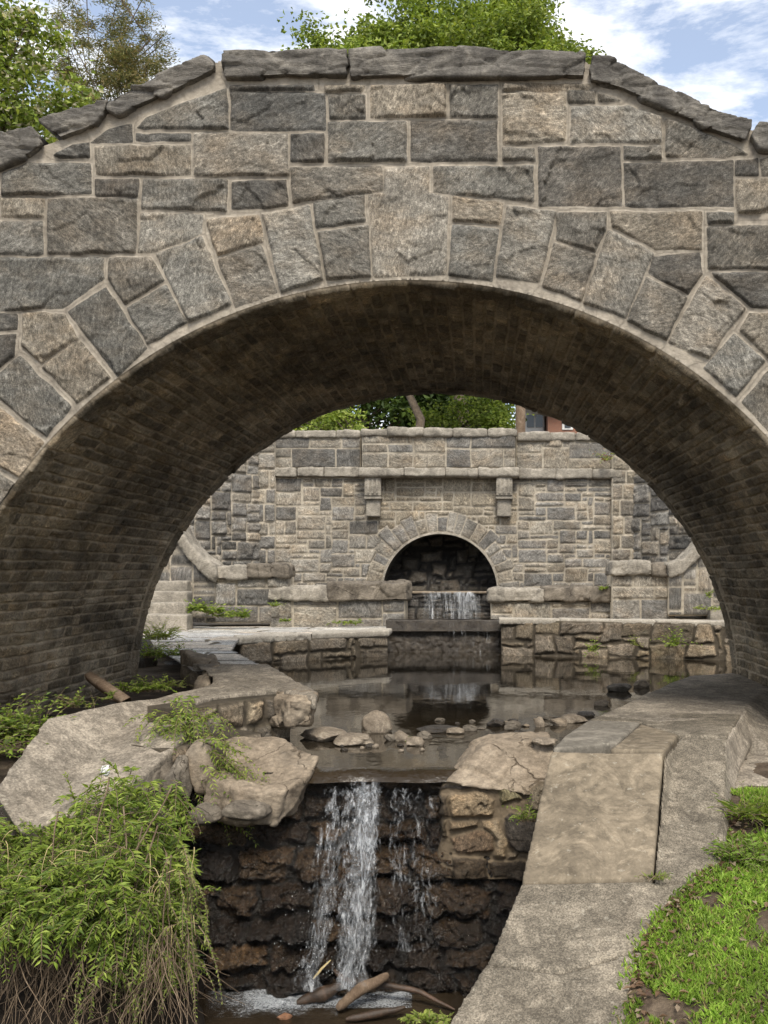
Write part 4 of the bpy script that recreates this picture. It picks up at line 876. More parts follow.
# steep slabs towards the viewer
slab('sloping_slab', [(551, 751, 7.55), (608, 752, 7.5), (663, 752, 7.5), (653, 878, 6.28), (521, 880, 6.26)], 'slate', .22, 25, .010, freq=1.6)
slab('pebbly_kerb', [(664.5, 752, 7.5), (680, 737, 8.1), (727, 738, 8.08), (723, 872, 6.3), (690, 882, 6.22), (654.5, 879, 6.27)], 'concrete2', .26, 26, .010)
f = [W(663, 760, 7.35), W(652, 880, 6.2), W(523, 884, 6.18), W(553, 760, 7.4)]
# solid bank under the slabs and battered right flank
tp = [W(551, 754, 7.6), W(726, 741, 8.1), W(722, 874, 6.33), W(690, 884, 6.3), W(521, 884, 6.32)]
tp = [(a, b+.05, c-.12) for a, b, c in tp]
bt = [(tp[0][0]+.0, tp[0][1]+.3, -2.1), (2.35, 8.4, -2.1), (1.6, 6.4, -2.1), (1.3, 6.4, -2.1), (.40, 6.45, -2.1)]
prism('bank_fill', tp, bt, M['concrete'], rw, vox=.03, amp=.03, seed=27)
f = [W(725, 739, 8.0), W(745, 708, 9.6), W(757, 733, 9.4), W(742, 763, 8.3), W(731, 790, 7.8), W(727, 840, 6.9), W(721, 868, 6.35)]
prism('battered_flank', f, [(p[0]-.1, p[1]+.1, p[2]-.5) for p in f], M['concrete'], rw, vox=.024, amp=.02, freq=1.8, seed=28)
# lower apron: one plane, two castings
def AP(px, py): Y = 3.6175/((py-CY)/F+.27); return W(px, py, Y)
for k, q in enumerate([[(521, 882), (590, 881), (654, 881), (702, 884), (664, 915), (643, 947), (560, 972), (486, 962), (497, 940)],
                       [(643, 949), (632, 985), (626, 1050), (600, 1120), (395, 1110), (455, 1012), (485, 964), (560, 974)]]):
    tp = [AP(*p) for p in q]
    prism('concrete_apron', tp, [(a-.04, b+.1, -2.1) for a, b, c in tp], M['concrete2'], rw, vox=.022, amp=.013, freq=2, seed=29+k)
tp = [(1.9, 8.9, -.02), (2.35, 9.4, .0), (6, 12, .08), (7, 8.7, .08), (2.9, 7.9, -.02), (2.0, 7.75, -.06)]
prism('plaster_floor', tp, lower(tp, dz=.5), M['concrete'], rw, vox=.04, amp=.03, seed=33)

# grassy bank on the right
gp = [W(724, 868, 6.4), W(700, 884, 6.22), W(664, 915, 5.77), W(642, 948, 5.42), W(632, 985, 5.17), W(626, 1050, 4.72), W(600, 1130, 4.3)]
gp = [(a-.03, b, c) for a, b, c in gp]
def zg(x, y):     # surface of the right lawn, fitted through the kerb line
    return np.interp(y, [3.6, 4.42, 6.22, 6.6, 7.5, 8.6, 10], [-1.03, -.81, -.325, -.28, -.14, -.09, -.09])+.05*fbm(np.c_[x, y]*1.6, 3, 3)+.06*(x-1.3)
def edge_r(y): return np.interp(y, [4.2, 4.84, 5.29, 5.6, 5.9, 6.22, 6.4, 6.9, 7.8, 8.3, 9.4], [.50, .726, .825, .93, 1.11, 1.39, 1.56, 1.73, 1.99, 2.2, 2.6])
xs2 = np.linspace(0, 1, 90); ys2 = np.arange(3.6, 10.5, .04)
XX, YY = np.meshgrid(xs2, ys2); e = edge_r(YY.ravel())-.05; X = e+XX.ravel()**1.5*(12.5-e); Y = YY.ravel(); Z = zg(X, Y)-.005+.02*fbm(np.c_[X, Y]*7, 3, 6)
ix = np.arange(len(X)).reshape(YY.shape); Fc = np.stack([ix[:-1, :-1], ix[:-1, 1:], ix[1:, 1:], ix[1:, :-1]], -1).reshape(-1, 4)
o = link('grass_bank_soil', mkmesh('grass_bank_soil', np.c_[X, Y, Z], Fc), M['soil']); o['kind'] = 'structure'

# ================================================================ stones in the stream
def srock(px, py, w, h, seed, mat, label, grp=None, z=0, Y=None, d=None, cut=.55, nm='stream_stone', cat='stone', rz=0):
    """px,py: middle of the waterline; w,h in pixels"""
    p = G(px, py, z) if Y is None else W(px, py, Y); s = p[1]/F
    o = rock(nm, (p[0], p[1]+w*s*.25, p[2]+h*s*.30), (w*s/2, d or w*s*.38, h*s*.72), seed, M[mat], None, cut=cut, amp=.11, rotz=rz, sub=3 if w < 14 else 4)
    tag(o, label, cat, grp or ('loose stones in the stream' if z == 0 else 'loose stones in the lower pool')); return o
srock(376, 733, 32, 20, 401, 'pebble', 'rounded pale boulder standing in the shallow water above the waterfall', cut=.85)
srock(322, 741, 50, 11, 402, 'pebble', 'flat tan stone beside the left quay at the pool edge', d=.28)
srock(352, 745, 46, 10, 403, 'pebble', 'flat tan stone in front of the rounded pale boulder', d=.22)
srock(402, 741, 18, 10, 404, 'pebble', 'small brown stone right of the rounded pale boulder')
srock(414, 746, 20, 9, 405, 'pebble', 'small tan stone with a green sprout behind it')
srock(390, 741, 12, 8, 406, 'greyrock', 'small grey stone touching the rounded pale boulder')
srock(424, 739, 18, 7, 407, 'greyrock', 'small flat grey stone at the end of the pebble row')
for k, (px, py, w, h, l) in enumerate([(437, 733, 44, 6, 'long low dark stone in the shallows left of centre'), (455, 734, 20, 6, 'pale flat stone on the shallow bar'), (512, 730, 20, 9, 'round dark stone on the bar near the right bank'), (540, 727, 12, 10, 'pale upright stone on the bar near the right bank'), (496, 727, 20, 7, 'brown stone in the middle of the shallow bar'),
        (560, 726, 22, 7, 'brown stone of the bar close to the walkway'), (575, 723, 30, 8, 'tan slab on the bar against the walkway edge'), (525, 738, 26, 7, 'flat dark stone just below the shallow bar'), (470, 731, 16, 6, 'dark pebble between the pale flat stone and the bar'), (586, 717, 20, 5, 'dark stone tucked against the walkway edge')]):
    srock(px, py, w, h, 420+k, ['darkrock', 'pebble', 'greyrock', 'pebble', 'darkrock', 'tan', 'pebble', 'darkrock', 'greyrock', 'darkrock'][k], l)
srock(620, 692, 26, 9, 440, 'greyrock', 'squared grey stone under the right pool edge wall near the walkway')
srock(642, 688, 18, 8, 441, 'tan', 'squared tan stone beside the walkway under the right pool edge wall')
srock(602, 706, 18, 6, 442, 'tan', 'dark stone at the waterline left of the squared grey stone')
srock(688, 748, 20, 5, 443, 'pebble', 'pale stone bedded on the right lip beside the slab') if 0 else None
for k in range(16):
    px = rnd.uniform(436, 575); srock(px, 722+rnd.uniform(-3, 8)-(px-436)*.01, rnd.uniform(6, 17), rnd.uniform(1.6, 3.6), 480+k, rnd.choice(['darkrock', 'pebble', 'greyrock', 'tan']), 'one of the small wet stones scattered along the shallow bar', 'small wet stones of the shallow bar')
for k in range(9):
    srock(rnd.uniform(330, 430), rnd.uniform(743, 752), rnd.uniform(5, 11), rnd.uniform(2, 4), 510+k, rnd.choice(['darkrock', 'pebble']), 'one of the small stones in the shallows below the pebble row', 'small stones below the pebble row')
p = W(545, 741, 8.15); o = rock('pale_stone', p, (.11, .12, .03), 444, M['pebble']); tag(o, 'pale flat stone on top of the right lip boulder', 'stone')
srock(258, 985, 32, 26, 450, 'redrock', 'rusty brown and white stone at the foot of the waterfall', z=ZL, cut=.6)
srock(228, 968, 12, 9, 451, 'redrock', 'small orange stone under the wet rock face left of the falls', z=ZL)
srock(243, 962, 22, 7, 452, 'greyrock', 'flat brown stone behind the small orange stone', z=ZL)
srock(283, 1020, 16, 5, 453, 'redrock', 'orange pebble at the bottom edge of the lower pool', z=ZL)
# driftwood
def log(name, pts, rad, mat, label, cat='driftwood', sides=8, seed=0):
    rs = np.random.RandomState(seed); P = np.array([W(*p) for p in pts], float); t = np.linspace(0, len(P)-1, 26)
    Q = np.stack([np.interp(t, range(len(P)), P[:, k]) for k in range(3)], 1)+min(.012, rad[1]*.35)*np.stack([fbm(np.c_[t*2+seed*5+k*7, t*0, t*0], 3, seed+k) for k in range(3)], 1)
    R = np.interp(t, range(len(P)), rad)*(1+.22*fbm(np.c_[t*1.6+seed*9, t*0, t*0], 3, seed)); R *= 1-.5*np.abs(np.linspace(-1, 1, 26))**9
    o = tubes(name, [(Q, R)], M[mat], None, sides); tag(o, label, cat)
log('driftwood_log', [(336, 1009, 7.45), (360, 990, 7.52), (388, 974, 7.6)], [.034, .044, .036], 'wood', 'reddish split log resting across the foot of the waterfall', seed=1)
log('driftwood_log', [(296, 1003, 7.6), (322, 994, 7.65), (342, 985, 7.7)], [.03, .058, .03], 'wetwood', 'thick dark wet log left of the reddish log', seed=2)
log('driftwood_branch', [(332, 969, 7.85), (350, 982, 7.75), (385, 985, 7.65), (420, 991, 7.6), (455, 1010, 7.5)], [.022, .028, .026, .022, .014], 'wetwood', 'long dark branch lying behind the logs below the waterfall', 'branch', seed=3)
log('driftwood_log', [(345, 1019, 7.3), (375, 1014, 7.35), (405, 1008, 7.4)], [.025, .035, .02], 'wetwood', 'low dark log nearest the bottom edge of the pool', seed=4)
log('straw_twig', [(313, 979, 7.6), (322, 968, 7.65), (331, 960, 7.7)], [.009, .010, .006], 'straw' if 'straw' in M else 'root', 'pale straw twig standing in the foam', 'twig', seed=5)
o = rock('litter_scrap', W(106, 771, 7.3), (.035, .03, .05), 460, M['white'], cut=.5, amp=.3); tag(o, 'white crumpled scrap caught in the top of the bushy plant', 'litter')

# ================================================================ falling water
def strands(name, n, xr_top, xr_bot, ytop, ybot, Ys, rad, seed, label, cat, mat='fall', seg=26, brk=.0, grp=None, wob=.02, density=None, parent=None):
    rs = np.random.RandomState(seed); paths = []
    for k in range(n):
        f = rs.beta(1.1, 1.1) if density is None else density(rs)
        xt = xr_top[0]+f*(xr_top[1]-xr_top[0]); xb = xr_bot[0]+np.clip(f+rs.normal(0, .06), 0, 1)*(xr_bot[1]-xr_bot[0])
        a = rs.uniform(0, .85)**1.4 if rs.rand() < .65 else 0; b = min(1, a+rs.uniform(.12, .75))
        t = np.linspace(a, b, seg); x = xt+(xb-xt)*t**1.2; y = ytop+(ybot-ytop)*t
        Y = Ys[0]+(Ys[1]-Ys[0])*(t**.6)-rs.uniform(0, .07)
        P = np.c_[(x-CX)*Y/F, Y, EYE-(y-CY)*Y/F]
        ph = rs.uniform(0, 99)
        P[:, 0] += wob*fbm(np.c_[t*5+ph, t*0+k, t*0], 3, 1)*t; P[:, 1] += wob*fbm(np.c_[t*6+ph, t*0+k+5, t*0], 3, 2)
        r = rad*rs.uniform(.35, 1.5)*np.sin(np.pi*np.clip((t-a)/(b-a)*.94+.03, 0, 1))**.6*(1+.55*fbm(np.c_[t*17+ph, t*0, t*0], 3, 3))
        paths.append((P, np.maximum(r, .0012)))
    o = tubes(name, paths, M[mat], parent, 5)
    if label: tag(o, label, cat, grp)
    return o
wf = thing('waterfall', 'white stream of water falling over the dark rock face into the lower pool', 'waterfall', G(360, 772, 0))
def ribbon(name, xs_top, xs_bot, yt, yb, Ys, dens, seed, parent, nu=46, nv=150, amp=.05, mat='fall'):
    s = np.linspace(0, 1, nu); t = np.linspace(0, 1, nv); S, T = np.meshgrid(s, t); S = S.ravel(); T = T.ravel()
    x = (xs_top[0]+(xs_top[1]-xs_top[0])*S)*(1-T**1.2)+(xs_bot[0]+(xs_bot[1]-xs_bot[0])*S)*T**1.2; y = yt+(yb-yt)*T
    Y = Ys[0]+(Ys[1]-Ys[0])*T**.55; n3 = np.c_[S*6+seed, T*4, 0*S]
    X = (x-CX)*Y/F+amp*.9*fbm(np.c_[S*2+seed, T*6, 0*S]*1.3+5, 4, seed)*(.2+.8*T); Z = EYE-(y-CY)*Y/F; Yn = Y+amp*fbm(n3, 4, seed+1)*(.3+T)-.03*np.sin(S*math.pi)
    e = np.minimum(S, 1-S)*2; D = dens*(.35+.65*sstep(e, 0, .5))+.16*fbm(np.c_[S*3+seed, T*3, 0*S], 3, seed+2)-.25*(1-sstep(T, 0, .04))
    D = D-.35*(1-sstep(e, 0, .12))
    ix = np.arange(nu*nv).reshape(nv, nu); Fc = np.stack([ix[:-1, :-1], ix[:-1, 1:], ix[1:, 1:], ix[1:, :-1]], -1).reshape(-1, 4)
    return link(name, mkmesh(name, np.c_[X, Yn, Z], Fc, {'dens': D}), M[mat], parent)
ribbon('main_stream', (344, 384), (328, 374), 777, 988, (8.0, 7.60), .46, 3, wf, amp=.09)
ribbon('main_stream', (354, 384), (338, 368), 777, 990, (7.96, 7.54), .46, 9, wf, amp=.07)
ribbon('main_stream', (342, 380), (324, 378), 779, 985, (7.93, 7.48), .30, 5, wf, amp=.14)
ribbon('left_stream', (322, 354), (288, 332), 782, 986, (8.0, 7.62), .36, 6, wf, amp=.10)
ribbon('left_stream', (332, 350), (300, 322), 780, 986, (7.96, 7.56), .32, 7, wf, amp=.12)
ribbon('side_trickle', (384, 442), (380, 450), 790, 950, (7.95, 7.66), .25, 8, wf, amp=.07)
ribbon('side_trickle', (386, 430), (384, 442), 784, 900, (7.92, 7.72), .28, 12, wf, amp=.07)
# drops and foam
def blobs(name, C, R, mat, parent):
    bm = bmesh.new(); bmesh.ops.create_icosphere(bm, subdivisions=1, radius=1); v = np.array([q.co[:] for q in bm.verts]); f = np.array([[q.index for q in p.verts] for p in bm.faces]); bm.free()
    V = (C[:, None, :]+v[None]*R[:, None, :]).reshape(-1, 3); Fc = (f[None]+np.arange(len(C))[:, None, None]*len(v)).reshape(-1, 3)
    o = link(name, mkmesh(name, V, Fc), M[mat], parent); o['kind'] = 'stuff'; return o
rs = np.random.RandomState(4); n = 240; t = rs.uniform(.05, 1, n)**.7; xx = 345-22*t+rs.normal(0, 24, n)*(.4+.8*t); yy = 780+200*t; Y = 7.95-.35*t-rs.uniform(0, .15, n)
blobs('spray_drops', np.c_[(xx-CX)*Y/F, Y, EYE-(yy-CY)*Y/F], rs.uniform(.001, .003, (n, 1))*np.array([[1, 1, 2.4]]), 'foam', wf)
n = 1500; ang = rs.uniform(0, 2*np.pi, n); rr = np.abs(rs.normal(0, 1, n)); px = 338+rr*34*np.cos(ang); py = 980+rr*7*np.sin(ang); C = np.array([G(a, max(b, 958), ZL) for a, b in zip(px, py)])
C[:, 2] += rs.uniform(0, .11, n)*np.exp(-rr); blobs('foam', C, rs.uniform(.003, .011, (n, 1))*np.array([[1.3, 1.1, .8]]), 'foam', wf)
def foamsheet(cx, cy, rx, ry, dens, seed, z):
    g = np.linspace(-1, 1, 50); A, B = np.meshgrid(g, g); A = A.ravel(); B = B.ravel(); r = np.hypot(A, B)
    P = np.array([G(cx+a*rx, max(cy+b*ry, 950), z) for a, b in zip(A, B)]); P[:, 2] += .03*np.abs(fbm(P[:, :2]*9, 4, seed))*(1-np.clip(r, 0, 1)); D = dens+.25-.62*r+.3*fbm(P[:, :2]*5, 3, seed)
    ix = np.arange(2500).reshape(50, 50); link('foam_patch', mkmesh('foam_patch', P, np.stack([ix[:-1, :-1], ix[:-1, 1:], ix[1:, 1:], ix[1:, :-1]], -1).reshape(-1, 4), {'dens': D}), M['froth'], wf)
foamsheet(328, 984, 84, 24, 1.0, 3, ZL+.006); foamsheet(272, 1000, 66, 18, .62, 4, ZL+.012); foamsheet(400, 985, 60, 14, .25, 5, ZL+.018)
# lip sheet of the stream bending over the edge
xs3 = np.linspace(-1.35, -.10, 60); tt = np.linspace(0, 1, 16); V = []
for t in tt:
    for x in xs3:
        V.append((x, 8.16-.20*t-.03*math.sin(x*9)*t, .006-.16*max(0, t-.35)**1.6+.003*math.sin(x*13+t*3)))
ix = np.arange(len(V)).reshape(16, 60); Fc = np.stack([ix[:-1, :-1], ix[:-1, 1:], ix[1:, 1:], ix[1:, :-1]], -1).reshape(-1, 4)
link('lip_water', mkmesh('lip_water', V, Fc), M['pool2'], wf)
sc1 = thing('small_cascade', 'thin white curtain of water dripping from the upper sill under the dark arch', 'waterfall', W(449, 615, 21.7))
ribbon('water_curtain', (409, 491), (409, 491), 591.5, 617, (21.74, 21.66), .37, 21, sc1, nu=70, nv=30, amp=.02, mat='curtain')
ribbon('water_curtain', (436, 478), (436, 480), 591.5, 617, (21.72, 21.62), .38, 22, sc1, nu=50, nv=30, amp=.03, mat='curtain')
sc2 = thing('small_cascade', 'faint trickle down the dark weir step into the pool', 'waterfall', W(470, 652, 19.8))
ribbon('water_curtain', (440, 500), (440, 500), 622, 653, (19.88, 19.80), .20, 23, sc2, nu=50, nv=30, amp=.02, mat='curtain')
# ================================================================ plants
def curve(p, d, L, droop, n=8, rs=None, wig=.1):
    d = np.array(d, float); d /= np.linalg.norm(d); P = [np.array(p, float)]
    for k in range(n-1):
        d = d+np.array([0, 0, -droop/n])+(rs.normal(0, wig, 3)/n if rs is not None else 0); d /= np.linalg.norm(d); P.append(P[-1]+d*L/(n-1))
    return np.array(P)
def pinnate(curves, rs, ll, ww, per=14, spread=1.0, tip=.5, start=.15):
    C, D, L, Wd = [], [], [], []
    for P in curves:
        ks = rs.uniform(.55, 1.45)
        n = len(P)-1; s = len(P)
        for t in np.linspace(start, 1, per):
            f = t*n; i = min(int(f), n-1); q = P[i]+(P[i+1]-P[i])*(f-i); T = P[i+1]-P[i]; T = T/np.linalg.norm(T)
            S = np.cross(T, [0, 0, 1]); S /= np.linalg.norm(S)+1e-6
            for sg in (-1, 1):
                d = T*.8+sg*S*spread+rs.normal(0, .22, 3); C.append(q); D.append(d); k = ks*ll*(1-tip*t)*rs.uniform(.6, 1.3); L.append(k); Wd.append(k*ww)
    return np.array(C), np.array(D), np.array(L), np.array(Wd)
def plant(name, label, cat, base, stems, rs, ll, ww, per, cols, grp=None, stem_r=.0035, spread=1.0, mat='leaf', stemmat='root', var=.3, tip=.5, start=.15):
    t = thing(name, label, cat, tuple(base), grp)
    tubes('stems', [(P, np.linspace(stem_r, stem_r*.35, len(P))) for P in stems], M[stemmat], t, 4)
    C, D, L, Wd = pinnate(stems, rs, ll, ww, per, spread, tip, start); leaves('leaves', C, D, L, Wd, colmix(len(C), cols, rs, var), M[mat], t, up=np.array([0, -.5, 1.0]))
    return t
GR = [(.17, .24, .035), (.22, .29, .05), (.13, .19, .03), (.28, .34, .07), (.09, .14, .025)]
YG = [(.24, .29, .06), (.30, .34, .09), (.18, .24, .05)]
rs = np.random.RandomState(12)
# big hanging bush at the left
st = []
def bushtop(px): return np.interp(px, [-30, 0, 25, 60, 85, 110, 135, 165, 185, 205], [800, 815, 835, 815, 790, 770, 765, 790, 830, 870])
def bushbot(px): return np.interp(px, [-30, 0, 60, 100, 140, 170, 195, 205], [960, 945, 935, 950, 965, 975, 960, 930])
for k in range(1350):
    px = rs.uniform(-50, 188); a, b = bushtop(px), bushbot(px); py = a+8+(b-a-20)*rs.rand()
    Y = 7.25-.95*np.sin(np.pi*np.clip((py-a)/(b-a+40), 0, 1)*.8)*np.clip((215-px)/90, .25, 1)+rs.uniform(-.1, .25)
    p = W(px, py, Y); d = (rs.normal(.15, .6), -.75+rs.normal(0, .35), rs.normal(.35, .45))
    st.append(curve(p, d, rs.uniform(.10, .36), rs.uniform(.3, 2.6), 7, rs, .8))
bush = plant('hanging_bush', 'large bright green feathery bush hanging over the lower left bank', 'bush', W(100, 960, 7.2), st, rs, .066, .26, 9, GR, spread=1.0, start=.25, tip=.3)
# yellow-green hanging sprays at its right side
st = []
for k in range(90):
    px = rs.uniform(95, 200); py = rs.uniform(870, 985)-(px > 170)*20; p = W(px, py, 6.5+rs.uniform(-.15, .5)); d = (rs.normal(.25, .4), -.4, rs.normal(.2, .3)); st.append(curve(p, d, rs.uniform(.25, .6), rs.uniform(2.5, 5), 10, rs, .5))
tubes('drooping_stems', [(P, np.linspace(.004, .0015, len(P))) for P in st], M['root'], bush, 4)
dd = [curve(W(rs.uniform(-20, 195), rs.uniform(830, 940), 6.45), (rs.normal(0, .6), -.4, rs.normal(-.3, .5)), rs.uniform(.1, .35), 2.5, 8, rs, 1.2) for k in range(55)]
tubes('dead_twigs', [(P, np.linspace(.003, .0012, 8)) for P in dd], M['straw'], bush, 4)
C, D, L, Wd = pinnate(st, rs, .034, .4, 16, .8, .4); leaves('drooping_leaves', C, D, L, Wd, colmix(len(C), YG+[(.25, .26, .10), (.09, .14, .03)], rs, .3), M['leaf'], bush, up=np.array([0, -.6, .8]))
rt = []
for k in range(300):
    g = rs.choice([5, 28, 45, 100, 130, 152, 158, 175, 75]); px = g+rs.normal(0, 9); p = W(px, rs.uniform(925, 965), 6.5+rs.uniform(-.25, .3)); d = (rs.normal(0, .22)+(px-g)*.02, rs.normal(-.05, .2), -1.0)
    rt.append((curve(p, d, rs.uniform(.3, .75), .35, 12, rs, 2.2), np.linspace(rs.uniform(.002, .005), .0012, 12)))
tubes('hanging_roots', rt, M['root'], bush, 4)
rt = []
for k in range(10):
    px = rs.choice([5, 60, 118, 135, 165, 175])+rs.normal(0, 5); p = W(px, rs.uniform(775, 860), 6.5); rt.append((curve(p, (rs.normal(0, .2), -.1, -1), rs.uniform(.4, 1.0), .2, 10, rs, .8), np.linspace(.006, .003, 10)))
tubes('woody_stems', rt, M['root'], bush, 5)
# sprig right of it
st = [curve(W(168+rs.normal(0, 6), 800+rs.normal(0, 8), 7.5), (.6+rs.normal(0, .3), -.5, .1+rs.normal(0, .3)), rs.uniform(.2, .38), 2.2, 7, rs, .5) for k in range(26)]
plant('leafy_sprig', 'leafy green sprig hanging beside the wet rock at the right of the bush', 'plant', W(170, 820, 7.5), st, rs, .065, .34, 8, GR)
# fern over the quay nose
st = [curve(W(185+rs.normal(0, 16), 722+rs.normal(0, 8), 8.6), (rs.normal(.25, .5), -.6, .5+rs.normal(0, .3)), rs.uniform(.25, .6), rs.uniform(2, 4), 9, rs, .4) for k in range(60)]
st += [curve(W(208+rs.normal(0, 8), 765+rs.normal(0, 14), 8.05), (rs.normal(.9, .35), -.35, .15+rs.normal(0, .25)), rs.uniform(.3, .62), rs.uniform(1.0, 2.2), 9, rs, .4) for k in range(46)]
plant('trailing_fern', 'feathery fern trailing over the broken stones of the left quay', 'fern', W(195, 760, 8.4), st, rs, .06, .28, 12, GR+YG, stem_r=.003)
def weed(px, py, Y, w, h, n, label, cols=GR, ll=.05, per=6, name='weed', cat='weed', grp=None, ww=.4, mat='leaf', droop=1.6):
    st = [curve(W(px+rs.uniform(-w, w)*.5, py, Y+rs.uniform(-.08, .08)), (rs.normal(0, .45), rs.normal(-.2, .3), 1), h*Y/F*rs.uniform(.5, 1.1), droop, 6, rs, .4) for k in range(n)]
    return plant(name, label, cat, W(px, py, Y), st, rs, ll, ww, per, cols, grp or ('weeds and small plants along the banks and walls' if name == 'weed' else 'grass tufts along the paths'))
weed(12, 745, 8.6, 58, 62, 130, 'bright leafy weeds at the left edge beside the vault wall', ll=.075, per=7)
weed(-35, 760, 8.0, 60, 60, 90, 'leafy weeds just outside the sloping apron at far left', ll=.075, per=7)
weed(78, 708, 9.3, 34, 26, 26, 'sparse weed with dry stalks at the foot of the vault wall', ll=.045, cols=GR+[(.25, .2, .1)])
weed(110, 700, 9.6, 26, 14, 16, 'short weed beside the leaning stake', ll=.045)
weed(143, 692, 10.4, 44, 22, 60, 'low green weeds in the hollow by the left pier', ll=.06)
weed(170, 688, 11.0, 30, 14, 24, 'small weeds at the back of the hollow', ll=.05, cols=YG)
weed(165, 658, 13.8, 40, 24, 70, 'green weeds between the left path and the pier', ll=.06)
weed(160, 640, 15.5, 26, 26, 60, 'yellowish grass tuft beside the left path', cols=YG, ll=.12, ww=.12, name='grass_tuft', cat='grass tuft')
for k, (px, py, w, l) in enumerate([(197, 611, 14, 'weed patch at the foot of the left steps'), (213, 614, 14, 'weed patch left of the dark level-capped wall'), (232, 618, 30, 'widest weed patch along the left path under the dark wall')]):
    weed(px, py, 20.0, w, 13, 40, l, ll=.11, per=4)
weed(274, 607, 20.6, 5, 9, 12, 'tiny weed growing on the corner of the left low wall', ll=.08, per=4)
weed(286, 622, 20.6, 7, 4, 10, 'tiny weed at the foot of the left low wall near its corner', ll=.08, per=4); weed(345, 624, 20.4, 30, 6, 30, 'weeds along the foot of the left low wall near the weir', ll=.07, per=4)
weed(592, 652, 18.4, 8, 14, 12, 'weed hanging on the right pool edge wall, leftmost of three', ll=.09, per=4); weed(634, 646, 18.3, 8, 12, 10, 'weed on the right pool edge wall between the other two', ll=.08, per=4, cols=YG)
weed(672, 648, 18.1, 12, 24, 22, 'tallest weed growing from the right pool edge wall', ll=.09, per=5)
weed(604, 590, 20.7, 6, 6, 10, 'tiny weed on the right low wall beside the pier', ll=.08, per=4)
weed(708, 610, 20.0, 26, 7, 26, 'green weeds at the foot of the right raking wall', ll=.08, per=4, cols=YG); weed(708, 597, 20.0, 6, 10, 10, 'small weed on the face of the right raking wall', ll=.07, per=4)
weed(607, 462, 23.6, 7, 20, 16, 'reddish green weed growing from the parapet beside the right pier', cols=YG+[(.25, .1, .04)], ll=.09, per=4)
weed(528, 822, 7.45, 14, 30, 16, 'small fern growing at the left edge of the sloping slab', ll=.045, per=7)
weed(415, 742, 9.5, 8, 7, 10, 'green sprout between the stream stones', ll=.04, per=4)
weed(655, 880, 6.25, 12, 14, 14, 'grass sprig in the joint at the foot of the pebbly kerb', ll=.06, per=3, name='grass_tuft', cat='grass tuft', ww=.15)
weed(430, 1022, 5.6, 40, 14, 40, 'small leafy plant at the bottom edge left of the concrete apron', ll=.045, cols=YG); weed(487, 1020, 5.2, 22, 16, 24, 'tuft in the crack at the bottom of the concrete apron', ll=.04, cols=YG); weed(535, 1006, 5.25, 24, 7, 20, 'low moss-like tuft in the crack of the concrete apron', ll=.03, cols=YG)
weed(758, 820, 7.0, 40, 34, 60, 'tall grass clump beside the battered flank at the right edge', cols=YG+GR, ll=.16, per=3, ww=.10, name='grass_tuft', cat='grass tuft')
weed(742, 868, 6.5, 34, 36, 110, 'broad bright leafy clump against the end of the pebbly kerb', ll=.06, per=6, cols=[(.16, .24, .035), (.13, .20, .03)])
# grass on the right bank
n = 62000; Y = rs.uniform(4.2, 7.6, n); X = edge_r(Y)+rs.beta(1, 1.6, n)*3.0+rs.normal(-.02, .035, n)
dens = fbm(np.c_[X, Y]*2.2, 3, 77)+.35*fbm(np.c_[X, Y]*9, 2, 7); keep = dens > -.33; X = X[keep]; Y = Y[keep]; n = len(X)
C = np.c_[X, Y, zg(X, Y)]; D = np.c_[rs.normal(0, .55, n), rs.normal(-.1, .55, n), np.full(n, .8)]
clump = np.clip(.5+fbm(np.c_[X, Y]*5, 3, 9), 0, 1)[:, None]
cl = colmix(n, [(.14, .23, .03), (.19, .29, .045), (.25, .34, .065)], rs, .3)*(.75+.6*clump); dry = rs.rand(n) < .07; cl[dry] = (.30, .24, .12)
o = leaves('grass', C, D, rs.uniform(.022, .062, n), rs.uniform(.006, .016, n), cl, M['leaf'], up=np.array([0, -.6, .8])); o['kind'] = 'stuff'; o['label'] = 'short bright green grass and clover on the right bank'
n = 480; Y = rs.uniform(4.4, 7.2, n); X = edge_r(Y)+np.abs(rs.normal(0, .5, n))*rs.choice([.15, 1], n); C = np.c_[X, Y, zg(X, Y)+.02+.02*rs.rand(n)]
o = leaves('dead_leaves', C, np.c_[rs.normal(size=(n, 2)), rs.normal(0, .25, n)], rs.uniform(.03, .065, n), rs.uniform(.02, .035, n), colmix(n, [(.14, .085, .05), (.20, .13, .085), (.30, .235, .17), (.10, .06, .04)], rs), M['leaf'], up=np.array([0, 0, 1.])); o['kind'] = 'stuff'; o['label'] = 'brown dead leaves scattered in the grass'

